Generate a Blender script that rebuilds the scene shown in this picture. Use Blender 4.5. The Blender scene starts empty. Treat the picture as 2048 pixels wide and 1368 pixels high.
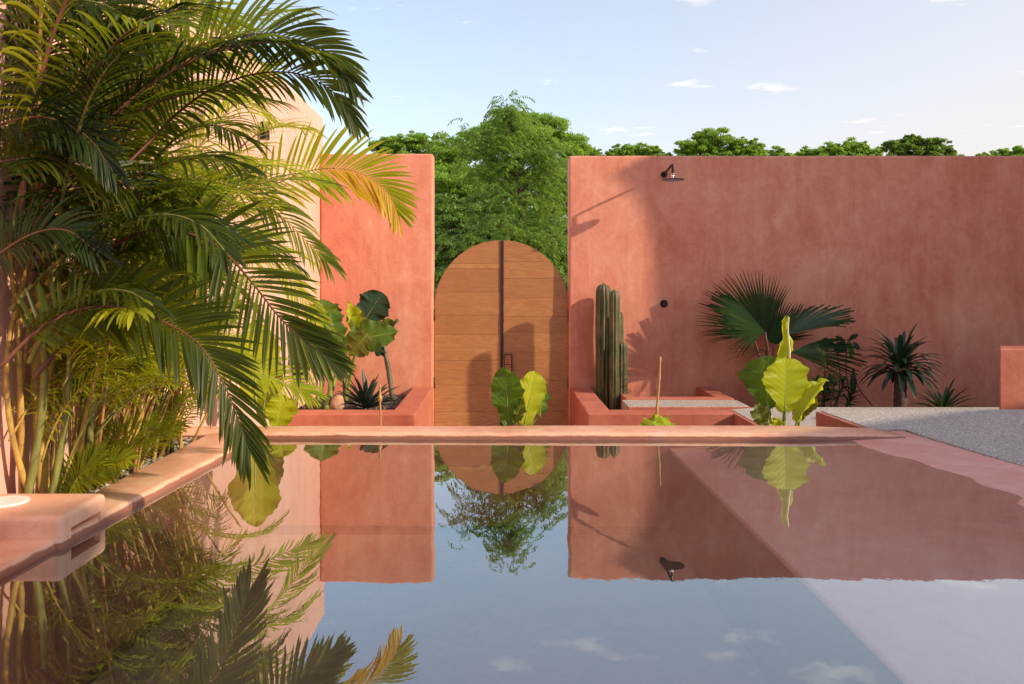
import bpy, bmesh, math, random
import numpy as np
from mathutils import Vector, Matrix, noise as mnoise

R = math.radians
S = bpy.context.scene
C = S.collection
rng = random.Random(7)

# ---------------------------------------------------------------- camera, sky, sun, exposure
FPX, CX, CY, CH = 1600.0, 1000.0, 567.0, 0.9      # focal length in photo pixels, principal point, eye height over the water
cam = bpy.data.objects.new('camera', bpy.data.cameras.new('camera'))
C.objects.link(cam); S.camera = cam
cam.location = (0, 0, CH); cam.rotation_euler = (R(90), 0, 0)
cam.data.sensor_width = 36; cam.data.lens = 36 * FPX / 2048
cam.data.shift_x = (1024 - CX) / 2048; cam.data.shift_y = -(684 - CY) / 2048
cam.data.clip_start = 0.05; cam.data.clip_end = 3000

SUN = Vector((0.895, -0.40, 0.46)).normalized()      # towards the sun
EL = math.asin(SUN.z); AZ = math.atan2(SUN.x, SUN.y)
W = bpy.data.worlds.new('World'); S.world = W; W.use_nodes = True
nt = W.node_tree; nt.nodes.clear()
def N(t, kind, **kw):
    n = t.nodes.new(kind)
    for k, v in kw.items(): setattr(n, k, v)
    return n
out = N(nt, 'ShaderNodeOutputWorld'); bg = N(nt, 'ShaderNodeBackground')
sky = N(nt, 'ShaderNodeTexSky', sky_type='NISHITA', sun_disc=False)
sky.sun_elevation = EL; sky.sun_rotation = AZ; sky.air_density = 1.0; sky.dust_density = 1.2; sky.ozone_density = 1.0
bg.inputs[1].default_value = 0.15
tc = N(nt, 'ShaderNodeTexCoord')
sep = N(nt, 'ShaderNodeSeparateXYZ'); nt.links.new(tc.outputs['Generated'], sep.inputs[0])
# thin high veil that thickens towards the sun side and the horizon, and small torn clouds
def math_node(t, op, a, b=None, c=None, clamp=False):
    n = N(t, 'ShaderNodeMath', operation=op); n.use_clamp = clamp
    for i, v in enumerate((a, b, c)):
        if v is None: continue
        if isinstance(v, (int, float)): n.inputs[i].default_value = v
        else: t.links.new(v, n.inputs[i])
    return n.outputs[0]
dist = math_node(nt, 'DIVIDE', 1.0, math_node(nt, 'MAXIMUM', sep.outputs[2], 0.03))
px_ = math_node(nt, 'MULTIPLY', sep.outputs[0], dist); py_ = math_node(nt, 'MULTIPLY', sep.outputs[1], dist)
comb = N(nt, 'ShaderNodeCombineXYZ'); nt.links.new(px_, comb.inputs[0]); nt.links.new(py_, comb.inputs[1])
mp = N(nt, 'ShaderNodeMapping'); mp.inputs['Scale'].default_value = (1.7, 2.1, 1); mp.inputs['Location'].default_value = (3.1, 0.6, 0)
mp.inputs['Rotation'].default_value = (0, 0, R(-8))
nt.links.new(comb.outputs[0], mp.inputs[0])
n1 = N(nt, 'ShaderNodeTexNoise'); n1.inputs['Scale'].default_value = 1.1; n1.inputs['Detail'].default_value = 7; n1.inputs['Roughness'].default_value = 0.58
nt.links.new(mp.outputs[0], n1.inputs['Vector'])
cl = N(nt, 'ShaderNodeValToRGB'); nt.links.new(n1.outputs[0], cl.inputs[0])
cl.color_ramp.elements[0].position = 0.615; cl.color_ramp.elements[0].color = (0, 0, 0, 1)
cl.color_ramp.elements[1].position = 0.76; cl.color_ramp.elements[1].color = (1, 1, 1, 1)
hor = math_node(nt, 'POWER', math_node(nt, 'SUBTRACT', 1.0, sep.outputs[2], clamp=True), 5.0)
side = math_node(nt, 'MULTIPLY_ADD', sep.outputs[0], 0.75, 0.32, clamp=True)
veil = math_node(nt, 'MULTIPLY_ADD', hor, math_node(nt, 'MULTIPLY', side, 1.1), 0.24, clamp=True)
veil = math_node(nt, 'ADD', veil, math_node(nt, 'MULTIPLY', math_node(nt, 'MULTIPLY', side, side), 0.5), clamp=True)
mixv = N(nt, 'ShaderNodeMix', data_type='RGBA'); mixv.inputs[7].default_value = (3.1, 2.82, 2.66, 1)
nt.links.new(veil, mixv.inputs[0]); nt.links.new(sky.outputs[0], mixv.inputs[6])
mixc = N(nt, 'ShaderNodeMix', data_type='RGBA'); mixc.inputs[7].default_value = (4.6, 4.25, 4.1, 1)
nt.links.new(math_node(nt, 'MULTIPLY', cl.outputs[0], 0.9), mixc.inputs[0]); nt.links.new(mixv.outputs[2], mixc.inputs[6])
nt.links.new(mixc.outputs[2], bg.inputs[0]); nt.links.new(bg.outputs[0], out.inputs[0])

sl = bpy.data.lights.new('sun', 'SUN'); sl.energy = 2.7; sl.angle = R(0.9); sl.color = (1, 0.83, 0.60)
so = bpy.data.objects.new('sun', sl); C.objects.link(so); so.rotation_euler = SUN.to_track_quat('Z', 'Y').to_euler(); so.location = (20, -9, 12)

S.view_settings.view_transform = 'Standard'; S.view_settings.look = 'None'
S.view_settings.exposure = 1.0; S.view_settings.gamma = 1; S.view_settings.use_curve_mapping = False
S.render.engine = 'CYCLES'
S.cycles.max_bounces = 10; S.cycles.diffuse_bounces = 4; S.cycles.glossy_bounces = 4; S.cycles.transparent_max_bounces = 16
S.cycles.use_denoising = True; S.cycles.sample_clamp_indirect = 6; S.cycles.use_adaptive_sampling = True; S.cycles.adaptive_threshold = 0.01

# ---------------------------------------------------------------- helpers
def P(px, py, Y):                                   # photo pixel at depth Y
    return Vector(((px - CX) * Y / FPX, Y, CH - (py - CY) * Y / FPX))
def G(px, py, z):                                   # photo pixel on the level z
    Y = FPX * (CH - z) / (py - CY)
    return Vector(((px - CX) * Y / FPX, Y, z))
def ZP(py, Y): return CH - (py - CY) * Y / FPX
def XP(px, Y): return (px - CX) * Y / FPX

def tag(o, label=None, cat=None, group=None, kind=None):
    if label: o['label'] = label
    if cat: o['category'] = cat
    if group: o['group'] = group
    if kind: o['kind'] = kind
    return o
def thing(name, loc, label, cat, group=None):
    o = bpy.data.objects.new(name, None); C.objects.link(o); o.location = loc
    o.empty_display_size = 0.1
    return tag(o, label, cat, group)
def link(name, me, mat, parent=None, smooth=False):
    if smooth: me.polygons.foreach_set('use_smooth', [True] * len(me.polygons))
    if mat is not None and not me.materials: me.materials.append(mat)
    o = bpy.data.objects.new(name, me); C.objects.link(o)
    if parent is not None:
        o.parent = parent
        loc = Vector(parent.location) if parent.parent is None else Vector((0, 0, 0))   # parts keep world coordinates
        o.matrix_parent_inverse = Matrix.Translation(-loc)
    return o
def from_bm(name, bm, mat, parent=None, smooth=False):
    me = bpy.data.meshes.new(name); bm.normal_update(); bm.to_mesh(me); bm.free()
    return link(name, me, mat, parent, smooth)
def from_np(name, v, f, mat, parent=None, smooth=False):
    v = np.asarray(v, dtype=np.float32); f = np.asarray(f, dtype=np.int32)
    me = bpy.data.meshes.new(name); k = f.shape[1]
    me.vertices.add(len(v)); me.vertices.foreach_set('co', v.ravel())
    me.loops.add(f.size); me.loops.foreach_set('vertex_index', f.ravel())
    me.polygons.add(len(f)); me.polygons.foreach_set('loop_start', np.arange(0, f.size, k, dtype=np.int32))
    me.update(calc_edges=True); me.validate()
    return link(name, me, mat, parent, smooth)
class Acc:                                          # collects faces of one mesh
    def __init__(s): s.v = []; s.f = []
    def add(s, vs, fs):
        b = len(s.v); s.v += [tuple(p) for p in vs]; s.f += [tuple(i + b for i in f) for f in fs]
    def build(s, name, mat, parent=None, smooth=True):
        me = bpy.data.meshes.new(name); me.from_pydata(s.v, [], s.f); me.update()
        return link(name, me, mat, parent, smooth)
def bm_box(bm, x0, x1, y0, y1, z0, z1, bev=0.0, seg=3):
    vs = [bm.verts.new(p) for p in ((x0,y0,z0),(x1,y0,z0),(x1,y1,z0),(x0,y1,z0),(x0,y0,z1),(x1,y0,z1),(x1,y1,z1),(x0,y1,z1))]
    fs = [bm.faces.new([vs[i] for i in q]) for q in ((0,3,2,1),(4,5,6,7),(0,1,5,4),(1,2,6,5),(2,3,7,6),(3,0,4,7))]
    if bev:
        es = list({e for f in fs for e in f.edges})
        bmesh.ops.bevel(bm, geom=es, offset=bev, segments=seg, profile=0.5, affect='EDGES')
def bm_prism(bm, pts, z0, z1, bev=0.0, seg=3):      # plan outline counter-clockwise
    n = len(pts)
    a = [bm.verts.new((p[0], p[1], z0)) for p in pts]; b = [bm.verts.new((p[0], p[1], z1)) for p in pts]
    fs = [bm.faces.new(list(reversed(a))), bm.faces.new(b)] + [bm.faces.new((a[i], a[(i+1) % n], b[(i+1) % n], b[i])) for i in range(n)]
    if bev:
        bmesh.ops.bevel(bm, geom=list({e for f in fs for e in f.edges}), offset=bev, segments=seg, profile=0.5, affect='EDGES')
def wobble(bm, cuts=0, amp=0.003, sc=2.0):          # hand-trowelled unevenness on long edges
    for v in bm.verts:
        n = mnoise.noise_vector(v.co * sc)
        v.co += Vector((n.x, n.y, n.z)) * amp
def slice_bm(bm, axis, lo, hi, step):
    n = int((hi - lo) / step)
    for i in range(1, n):
        co = Vector((0, 0, 0)); co[axis] = lo + i * step
        no = Vector((0, 0, 0)); no[axis] = 1
        bmesh.ops.bisect_plane(bm, geom=bm.verts[:] + bm.edges[:] + bm.faces[:], plane_co=co, plane_no=no)
def wallbox(x0, x1, y0, y1, z0, z1, bev=0.02, amp=0.003, step=0.25, axis=None):
    bm = bmesh.new(); bm_box(bm, x0, x1, y0, y1, z0, z1, bev)
    if axis is None: axis = 0 if (x1 - x0) > (y1 - y0) else 1
    lo, hi = ((x0, x1), (y0, y1), (z0, z1))[axis]
    slice_bm(bm, axis, lo, hi, step)
    wobble(bm, amp=amp)
    return bm
def tube(acc, pts, rad, sides=8, cap=True):
    pts = [Vector(p) for p in pts]; n = len(pts)
    if isinstance(rad, (int, float)): rad = [rad] * n
    vs = []; ref = Vector((0.3, 0.5, 0.81)).normalized()
    for i, p in enumerate(pts):
        t = (pts[min(i+1, n-1)] - pts[max(i-1, 0)]).normalized()
        if abs(t.dot(ref)) > 0.95: ref = Vector((1, 0, 0))
        a = t.cross(ref).normalized(); b = t.cross(a)
        for k in range(sides):
            w = 2 * math.pi * k / sides
            vs.append(p + (a * math.cos(w) + b * math.sin(w)) * rad[i])
    fs = []
    for i in range(n - 1):
        for k in range(sides):
            fs.append((i*sides+k, i*sides+(k+1) % sides, (i+1)*sides+(k+1) % sides, (i+1)*sides+k))
    if cap:
        fs.append(tuple(range(sides))[::-1]); fs.append(tuple((n-1)*sides + k for k in range(sides)))
    acc.add(vs, fs)
def lathe(acc, c, prof, axis='Z', sides=24):        # prof: (radius, height)
    vs = []
    for r, h in prof:
        for k in range(sides):
            w = 2 * math.pi * k / sides
            if axis == 'Z': vs.append((c[0] + r*math.cos(w), c[1] + r*math.sin(w), c[2] + h))
            else: vs.append((c[0] + r*math.cos(w), c[1] - h, c[2] + r*math.sin(w)))
    fs = [(i*sides+k, i*sides+(k+1) % sides, (i+1)*sides+(k+1) % sides, (i+1)*sides+k) for i in range(len(prof)-1) for k in range(sides)]
    fs.append(tuple(range(sides))[::-1]); fs.append(tuple((len(prof)-1)*sides + k for k in range(sides)))
    acc.add(vs, fs)
def bez(pts, n):
    pts = [Vector(p) for p in pts]; m = len(pts); res = []      # Catmull-Rom through points
    ext = [pts[0]*2 - pts[1]] + pts + [pts[-1]*2 - pts[-2]]
    for i in range(n):
        t = i / (n - 1) * (m - 1); k = min(int(t), m - 2); u = t - k
        a, b, c, d = ext[k], ext[k+1], ext[k+2], ext[k+3]
        res.append(0.5 * ((2*b) + (c - a)*u + (2*a - 5*b + 4*c - d)*u*u + (3*b - a - 3*c + d)*u**3))
    return res

# ---------------------------------------------------------------- materials
def newmat(name):
    m = bpy.data.materials.new(name); m.use_nodes = True
    t = m.node_tree; b = t.nodes['Principled BSDF']
    return m, t, b
def ramp(t, src, stops):
    r = N(t, 'ShaderNodeValToRGB'); t.links.new(src, r.inputs[0]); e = r.color_ramp.elements
    e[0].position, e[0].color = stops[0][0], (*stops[0][1], 1)
    e[1].position, e[1].color = stops[-1][0], (*stops[-1][1], 1)
    for p, c in stops[1:-1]:
        x = e.new(p); x.color = (*c, 1)
    return r.outputs[0]
def noise_tex(t, vec, scale, detail=4, rough=0.5, dist=0.0):
    n = N(t, 'ShaderNodeTexNoise'); n.inputs['Scale'].default_value = scale; n.inputs['Detail'].default_value = detail
    n.inputs['Roughness'].default_value = rough; n.inputs['Distortion'].default_value = dist
    if vec is not None: t.links.new(vec, n.inputs['Vector'])
    return n.outputs[0]
def mapped(t, scale=(1, 1, 1), loc=(0, 0, 0), rot=(0, 0, 0), src='Object'):
    tc = N(t, 'ShaderNodeTexCoord'); m = N(t, 'ShaderNodeMapping')
    if src == 'Position':
        g = N(t, 'ShaderNodeNewGeometry'); t.links.new(g.outputs['Position'], m.inputs[0])
    else: t.links.new(tc.outputs[src], m.inputs[0])
    m.inputs['Scale'].default_value = scale; m.inputs['Location'].default_value = loc; m.inputs['Rotation'].default_value = rot
    return m.outputs[0]
def mixc_(t, fac, a, b, mode='MIX'):
    m = N(t, 'ShaderNodeMix', data_type='RGBA', blend_type=mode)
    for i, v in ((0, fac), (6, a), (7, b)):
        if isinstance(v, (int, float)): m.inputs[i].default_value = v
        elif isinstance(v, tuple): m.inputs[i].default_value = (*v, 1)
        else: t.links.new(v, m.inputs[i])
    return m.outputs[2]
def bump(t, h, b, strength=0.2, dist=0.01, prev=None):
    n = N(t, 'ShaderNodeBump'); n.inputs['Strength'].default_value = strength; n.inputs['Distance'].default_value = dist
    t.links.new(h, n.inputs['Height'])
    if prev is not None: t.links.new(prev, n.inputs['Normal'])
    if b is not None: t.links.new(n.outputs[0], b.inputs['Normal'])
    return n.outputs[0]

def plaster(name, dark, mid, light, rough=0.62, wet=False, spec=0.3):
    m, t, b = newmat(name)
    v = mapped(t, (1, 1, 0.62), src='Position')
    big = noise_tex(t, v, 1.15, 8, 0.62, 0.5)
    med = noise_tex(t, mapped(t, (1.2, 1.2, 0.8), (4, 2, 1), src='Position'), 4.3, 8, 0.68, 1.0)
    streak = noise_tex(t, mapped(t, (5, 5, 0.42), (1, 7, 3), src='Position'), 1.7, 6, 0.6, 0.3)
    fine = noise_tex(t, mapped(t, src='Position'), 60, 3, 0.6)
    trow = noise_tex(t, mapped(t, (1, 1, 1.3), (9, 1, 2), (0.2, 0.5, 0.1), src='Position'), 9, 5, 0.65, 1.6)
    s = math_node(t, 'ADD', math_node(t, 'MULTIPLY', big, 0.42), math_node(t, 'MULTIPLY', med, 0.26))
    s = math_node(t, 'ADD', s, math_node(t, 'MULTIPLY', streak, 0.18))
    s = math_node(t, 'ADD', s, math_node(t, 'MULTIPLY', trow, 0.14))
    col = ramp(t, s, [(0.40, dark), (0.5, mid), (0.60, light)])
    col = mixc_(t, math_node(t, 'MULTIPLY', fine, 0.16), col, tuple(c * 0.55 for c in dark))
    drip = ramp(t, noise_tex(t, mapped(t, (9, 9, 0.18), (2, 3, 5), src='Position'), 1.3, 5, 0.65), [(0.52, (0, 0, 0)), (0.70, (1, 1, 1))])
    col = mixc_(t, math_node(t, 'MULTIPLY', drip, 0.14), col, tuple(c * 0.8 for c in dark))
    # hairline crazing and darker pin marks
    pin = N(t, 'ShaderNodeTexVoronoi', feature='DISTANCE_TO_EDGE'); pin.inputs['Scale'].default_value = 1.3
    warp = N(t, 'ShaderNodeVectorMath', operation='ADD'); w2 = N(t, 'ShaderNodeTexNoise'); w2.inputs['Scale'].default_value = 2.5; w2.inputs['Detail'].default_value = 6
    t.links.new(mapped(t, src='Position'), w2.inputs['Vector']); t.links.new(mapped(t, src='Position'), warp.inputs[0]); t.links.new(w2.outputs['Color'], warp.inputs[1])
    t.links.new(warp.outputs[0], pin.inputs['Vector'])
    crack = ramp(t, pin.outputs['Distance'], [(0.0, (1, 1, 1)), (0.006, (0, 0, 0))])
    crack = math_node(t, 'MULTIPLY', crack, math_node(t, 'MULTIPLY', math_node(t, 'SUBTRACT', med, 0.45, clamp=True), 2.2))
    col = mixc_(t, crack, col, tuple(c * 0.6 for c in dark))
    t.links.new(col, b.inputs['Base Color'])
    b.inputs['Roughness'].default_value = rough; b.inputs['Specular IOR Level'].default_value = spec
    h = math_node(t, 'ADD', math_node(t, 'MULTIPLY', trow, 0.6), math_node(t, 'MULTIPLY', fine, 0.15))
    nb = bump(t, big, None, 0.35, 0.05)
    bump(t, h, b, 0.22, 0.008, nb)
    return m
M = {}
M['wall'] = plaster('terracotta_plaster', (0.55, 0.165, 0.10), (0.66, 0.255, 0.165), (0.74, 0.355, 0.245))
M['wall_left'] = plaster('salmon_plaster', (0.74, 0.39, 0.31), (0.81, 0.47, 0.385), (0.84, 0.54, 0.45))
M['planter'] = plaster('red_plaster', (0.40, 0.105, 0.065), (0.48, 0.15, 0.095), (0.55, 0.205, 0.135))
M['coping'] = plaster('polished_orange_plaster', (0.70, 0.31, 0.19), (0.82, 0.44, 0.30), (0.85, 0.55, 0.41), rough=0.35, spec=0.4)
def shade_band(m):                                        # shade of the coping front, painted as a dark band over the water
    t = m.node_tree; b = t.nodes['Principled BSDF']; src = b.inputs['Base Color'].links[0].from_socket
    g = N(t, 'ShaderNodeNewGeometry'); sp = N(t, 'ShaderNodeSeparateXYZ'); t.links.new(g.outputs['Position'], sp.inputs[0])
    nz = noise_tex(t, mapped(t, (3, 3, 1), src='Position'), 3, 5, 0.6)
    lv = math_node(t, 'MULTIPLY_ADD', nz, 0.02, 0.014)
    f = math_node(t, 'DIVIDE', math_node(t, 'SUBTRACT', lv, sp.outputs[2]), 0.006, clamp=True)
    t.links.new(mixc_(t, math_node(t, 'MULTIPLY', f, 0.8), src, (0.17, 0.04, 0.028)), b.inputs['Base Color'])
shade_band(M['coping'])
M['pool'] = plaster('pool_plaster', (0.09, 0.046, 0.036), (0.13, 0.066, 0.05), (0.17, 0.085, 0.062), rough=0.6)
M['shelf'] = plaster('wet_pink_plaster', (0.68, 0.28, 0.22), (0.78, 0.38, 0.31), (0.82, 0.48, 0.42), rough=0.28, spec=0.5)

M['pool_floor'] = plaster('pool_floor_plaster', (0.20, 0.12, 0.075), (0.28, 0.17, 0.105), (0.36, 0.22, 0.14), rough=0.6)
def aggregate(name, a, c, sc=160):
    m, t, b = newmat(name)
    v = mapped(t, src='Position')
    vo = N(t, 'ShaderNodeTexVoronoi'); vo.inputs['Scale'].default_value = sc; t.links.new(v, vo.inputs['Vector'])
    sp = N(t, 'ShaderNodeSeparateColor'); t.links.new(vo.outputs['Color'], sp.inputs[0])
    col = ramp(t, sp.outputs[0], [(0.0, tuple(x*0.45 for x in a)), (0.35, a), (0.8, c), (1.0, tuple(min(1, x*1.35) for x in c))])
    big = noise_tex(t, v, 1.4, 6, 0.6)
    col = mixc_(t, math_node(t, 'MULTIPLY', big, 0.45), col, tuple(x*0.75 for x in a))
    t.links.new(col, b.inputs['Base Color']); b.inputs['Roughness'].default_value = 0.75
    bump(t, vo.outputs['Distance'], b, 0.5, 0.004)
    return m
M['deck'] = aggregate('exposed_aggregate', (0.36, 0.32, 0.29), (0.60, 0.55, 0.49))
M['soil'] = aggregate('soil', (0.05, 0.035, 0.03), (0.11, 0.08, 0.065), 90)
M['ground'] = aggregate('dry_ground', (0.34, 0.25, 0.17), (0.48, 0.38, 0.27), 12)

def flat(name, col, rough=0.5, metal=0.0, spec=0.5, noise=0.0, sc=30):
    m, t, b = newmat(name)
    b.inputs['Roughness'].default_value = rough; b.inputs['Metallic'].default_value = metal; b.inputs['Specular IOR Level'].default_value = spec
    n = noise_tex(t, mapped(t), sc, 4, 0.6)
    t.links.new(ramp(t, n, [(0.3, tuple(c*(1-noise) for c in col)), (0.7, tuple(min(1, c*(1+noise)) for c in col))]), b.inputs['Base Color'])
    if noise: bump(t, n, b, 0.1, 0.002)
    return m
M['black'] = flat('black_metal', (0.018, 0.013, 0.016), 0.32, 0.6, noise=0.15)
M['chrome'] = flat('chrome', (0.75, 0.73, 0.72), 0.15, 1.0)
M['bronze'] = flat('bronze_frame', (0.05, 0.018, 0.02), 0.4, 0.4, noise=0.2)
M['copper'] = flat('copper_plate', (0.42, 0.16, 0.08), 0.35, 0.5, noise=0.15)
M['white'] = flat('white_plastic', (0.80, 0.79, 0.77), 0.35, noise=0.02)
M['straw'] = flat('dry_stalk', (0.50, 0.26, 0.09), 0.6, noise=0.25, sc=60)
M['bark'] = flat('bark', (0.10, 0.06, 0.05), 0.9, noise=0.4, sc=25)
M['stone'] = flat('boulder', (0.42, 0.24, 0.15), 0.85, noise=0.3, sc=14)

def pebble_mat(name, cols):
    m, t, b = newmat(name)
    g = N(t, 'ShaderNodeNewGeometry')
    k = len(cols)
    t.links.new(ramp(t, g.outputs['Random Per Island'], [(i/(k-1), c) for i, c in enumerate(cols)]), b.inputs['Base Color'])
    b.inputs['Roughness'].default_value = 0.45
    return m
M['pebble'] = pebble_mat('river_pebbles', [(0.09, 0.07, 0.06), (0.24, 0.19, 0.15), (0.40, 0.36, 0.30), (0.15, 0.14, 0.14), (0.5, 0.46, 0.38)])
M['chips'] = pebble_mat('dark_chips', [(0.03, 0.022, 0.025), (0.10, 0.07, 0.065), (0.20, 0.15, 0.13), (0.06, 0.05, 0.055)])

def wood_mat():
    m, t, b = newmat('teak_planks')
    oi = N(t, 'ShaderNodeObjectInfo')
    cb = N(t, 'ShaderNodeCombineXYZ')
    t.links.new(math_node(t, 'MULTIPLY', oi.outputs['Random'], 40.0), cb.inputs[0]); t.links.new(math_node(t, 'MULTIPLY', oi.outputs['Random'], 17.0), cb.inputs[2])
    va = N(t, 'ShaderNodeVectorMath', operation='ADD'); t.links.new(mapped(t, (1, 1, 1), src='Position'), va.inputs[0]); t.links.new(cb.outputs[0], va.inputs[1])
    mp = N(t, 'ShaderNodeMapping'); mp.inputs['Scale'].default_value = (0.8, 1, 6.5); t.links.new(va.outputs[0], mp.inputs[0])
    n = noise_tex(t, mp.outputs[0], 1.5, 3, 0.5, 0.5)
    rings = math_node(t, 'FRACT', math_node(t, 'MULTIPLY', n, 11.0))
    rings = math_node(t, 'ABSOLUTE', math_node(t, 'SUBTRACT', rings, 0.5))
    mp2 = N(t, 'ShaderNodeMapping'); mp2.inputs['Scale'].default_value = (2, 1, 90); t.links.new(va.outputs[0], mp2.inputs[0])
    fine = noise_tex(t, mp2.outputs[0], 2, 4, 0.6)
    base = ramp(t, oi.outputs['Random'], [(0, (0.45, 0.195, 0.065)), (0.3, (0.51, 0.23, 0.078)), (0.65, (0.58, 0.28, 0.10)), (0.85, (0.41, 0.17, 0.06)), (1, (0.52, 0.24, 0.085))])
    col = mixc_(t, math_node(t, 'MULTIPLY', rings, 0.8), base, (0.20, 0.075, 0.032))
    col = mixc_(t, math_node(t, 'MULTIPLY', fine, 0.35), col, (0.20, 0.08, 0.03))
    low = noise_tex(t, mapped(t, (1.5, 1, 1.2), src='Position'), 1.6, 4, 0.6)
    col = mixc_(t, math_node(t, 'MULTIPLY', low, 0.3), col, (0.27, 0.10, 0.04))
    t.links.new(col, b.inputs['Base Color']); b.inputs['Roughness'].default_value = 0.5
    bump(t, fine, b, 0.15, 0.002)
    return m
M['wood'] = wood_mat()

def leaf_mat(name, cols, trans, tf=0.4, rough=0.42, spec=0.45, island=True, tips=None):
    m, t, b = newmat(name)
    o = [n for n in t.nodes if n.type == 'OUTPUT_MATERIAL'][0]
    g = N(t, 'ShaderNodeNewGeometry')
    k = len(cols)
    nz = noise_tex(t, mapped(t, src='Position'), 6, 4, 0.6)
    f = math_node(t, 'ADD', math_node(t, 'MULTIPLY', g.outputs['Random Per Island'], 0.6 if island else 0.0), math_node(t, 'MULTIPLY', nz, 0.5 if island else 1.0))
    col = ramp(t, f, [(0.1 + 0.8*i/(k-1), c) for i, c in enumerate(cols)])
    t.links.new(col, b.inputs['Base Color']); b.inputs['Roughness'].default_value = rough; b.inputs['Specular IOR Level'].default_value = spec
    tr = N(t, 'ShaderNodeBsdfTranslucent')
    tcol = mixc_(t, f, tuple(c * 0.7 for c in trans), trans)
    t.links.new(tcol, tr.inputs[0])
    mx = N(t, 'ShaderNodeMixShader'); mx.inputs[0].default_value = tf
    t.links.new(b.outputs[0], mx.inputs[1]); t.links.new(tr.outputs[0], mx.inputs[2]); t.links.new(mx.outputs[0], o.inputs[0])
    return m
M['palm_dark'] = leaf_mat('palm_leaf_shaded', [(0.012, 0.024, 0.004), (0.032, 0.054, 0.006), (0.070, 0.090, 0.010)], (0.26, 0.32, 0.012), 0.42, spec=0.25)  # backlit shade of the front fronds put into a darker leaf colour
M['palm_deep'] = leaf_mat('palm_leaf_deep_shade', [(0.006, 0.013, 0.004), (0.014, 0.028, 0.006), (0.03, 0.048, 0.008)], (0.06, 0.09, 0.008), 0.25, spec=0.25)  # darkest copy, shade of the left mass painted into the leaves
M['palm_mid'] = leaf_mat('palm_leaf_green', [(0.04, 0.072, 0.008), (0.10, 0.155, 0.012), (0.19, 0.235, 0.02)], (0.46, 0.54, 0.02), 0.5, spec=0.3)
M['palm_light'] = leaf_mat('palm_leaf_yellow_green', [(0.14, 0.20, 0.012), (0.30, 0.36, 0.02), (0.44, 0.46, 0.03)], (0.74, 0.80, 0.03), 0.5, spec=0.3)
M['palm_yellow'] = leaf_mat('palm_leaf_yellowing', [(0.42, 0.28, 0.01), (0.62, 0.40, 0.012)], (0.85, 0.58, 0.015), 0.5)
M['palm_dry'] = leaf_mat('palm_leaf_dry', [(0.20, 0.15, 0.07), (0.36, 0.29, 0.15)], (0.3, 0.22, 0.08), 0.3)
M['fan'] = leaf_mat('fan_palm_leaf', [(0.014, 0.045, 0.018), (0.03, 0.075, 0.02), (0.05, 0.10, 0.02)], (0.08, 0.14, 0.02), 0.25, spec=0.5)
M['agave'] = leaf_mat('agave_leaf', [(0.015, 0.035, 0.03), (0.03, 0.06, 0.04)], (0.04, 0.07, 0.03), 0.1)
M['pachy'] = leaf_mat('glossy_dark_leaf', [(0.008, 0.022, 0.015), (0.02, 0.045, 0.02)], (0.03, 0.06, 0.02), 0.15, rough=0.3)
M['shrub'] = leaf_mat('shrub_leaf', [(0.02, 0.045, 0.014), (0.05, 0.09, 0.025)], (0.10, 0.15, 0.03), 0.3)
M['tree_acacia'] = leaf_mat('acacia_leaves', [(0.13, 0.26, 0.03), (0.23, 0.40, 0.05), (0.33, 0.48, 0.075)], (0.48, 0.68, 0.09), 0.45, spec=0.15)
M['tree_neem'] = leaf_mat('neem_leaves', [(0.05, 0.12, 0.018), (0.12, 0.23, 0.03), (0.26, 0.34, 0.06)], (0.36, 0.54, 0.06), 0.42)
M['tree_dense'] = leaf_mat('dense_tree_leaves', [(0.04, 0.10, 0.014), (0.10, 0.20, 0.025), (0.18, 0.30, 0.04)], (0.26, 0.42, 0.04), 0.4)

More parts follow.
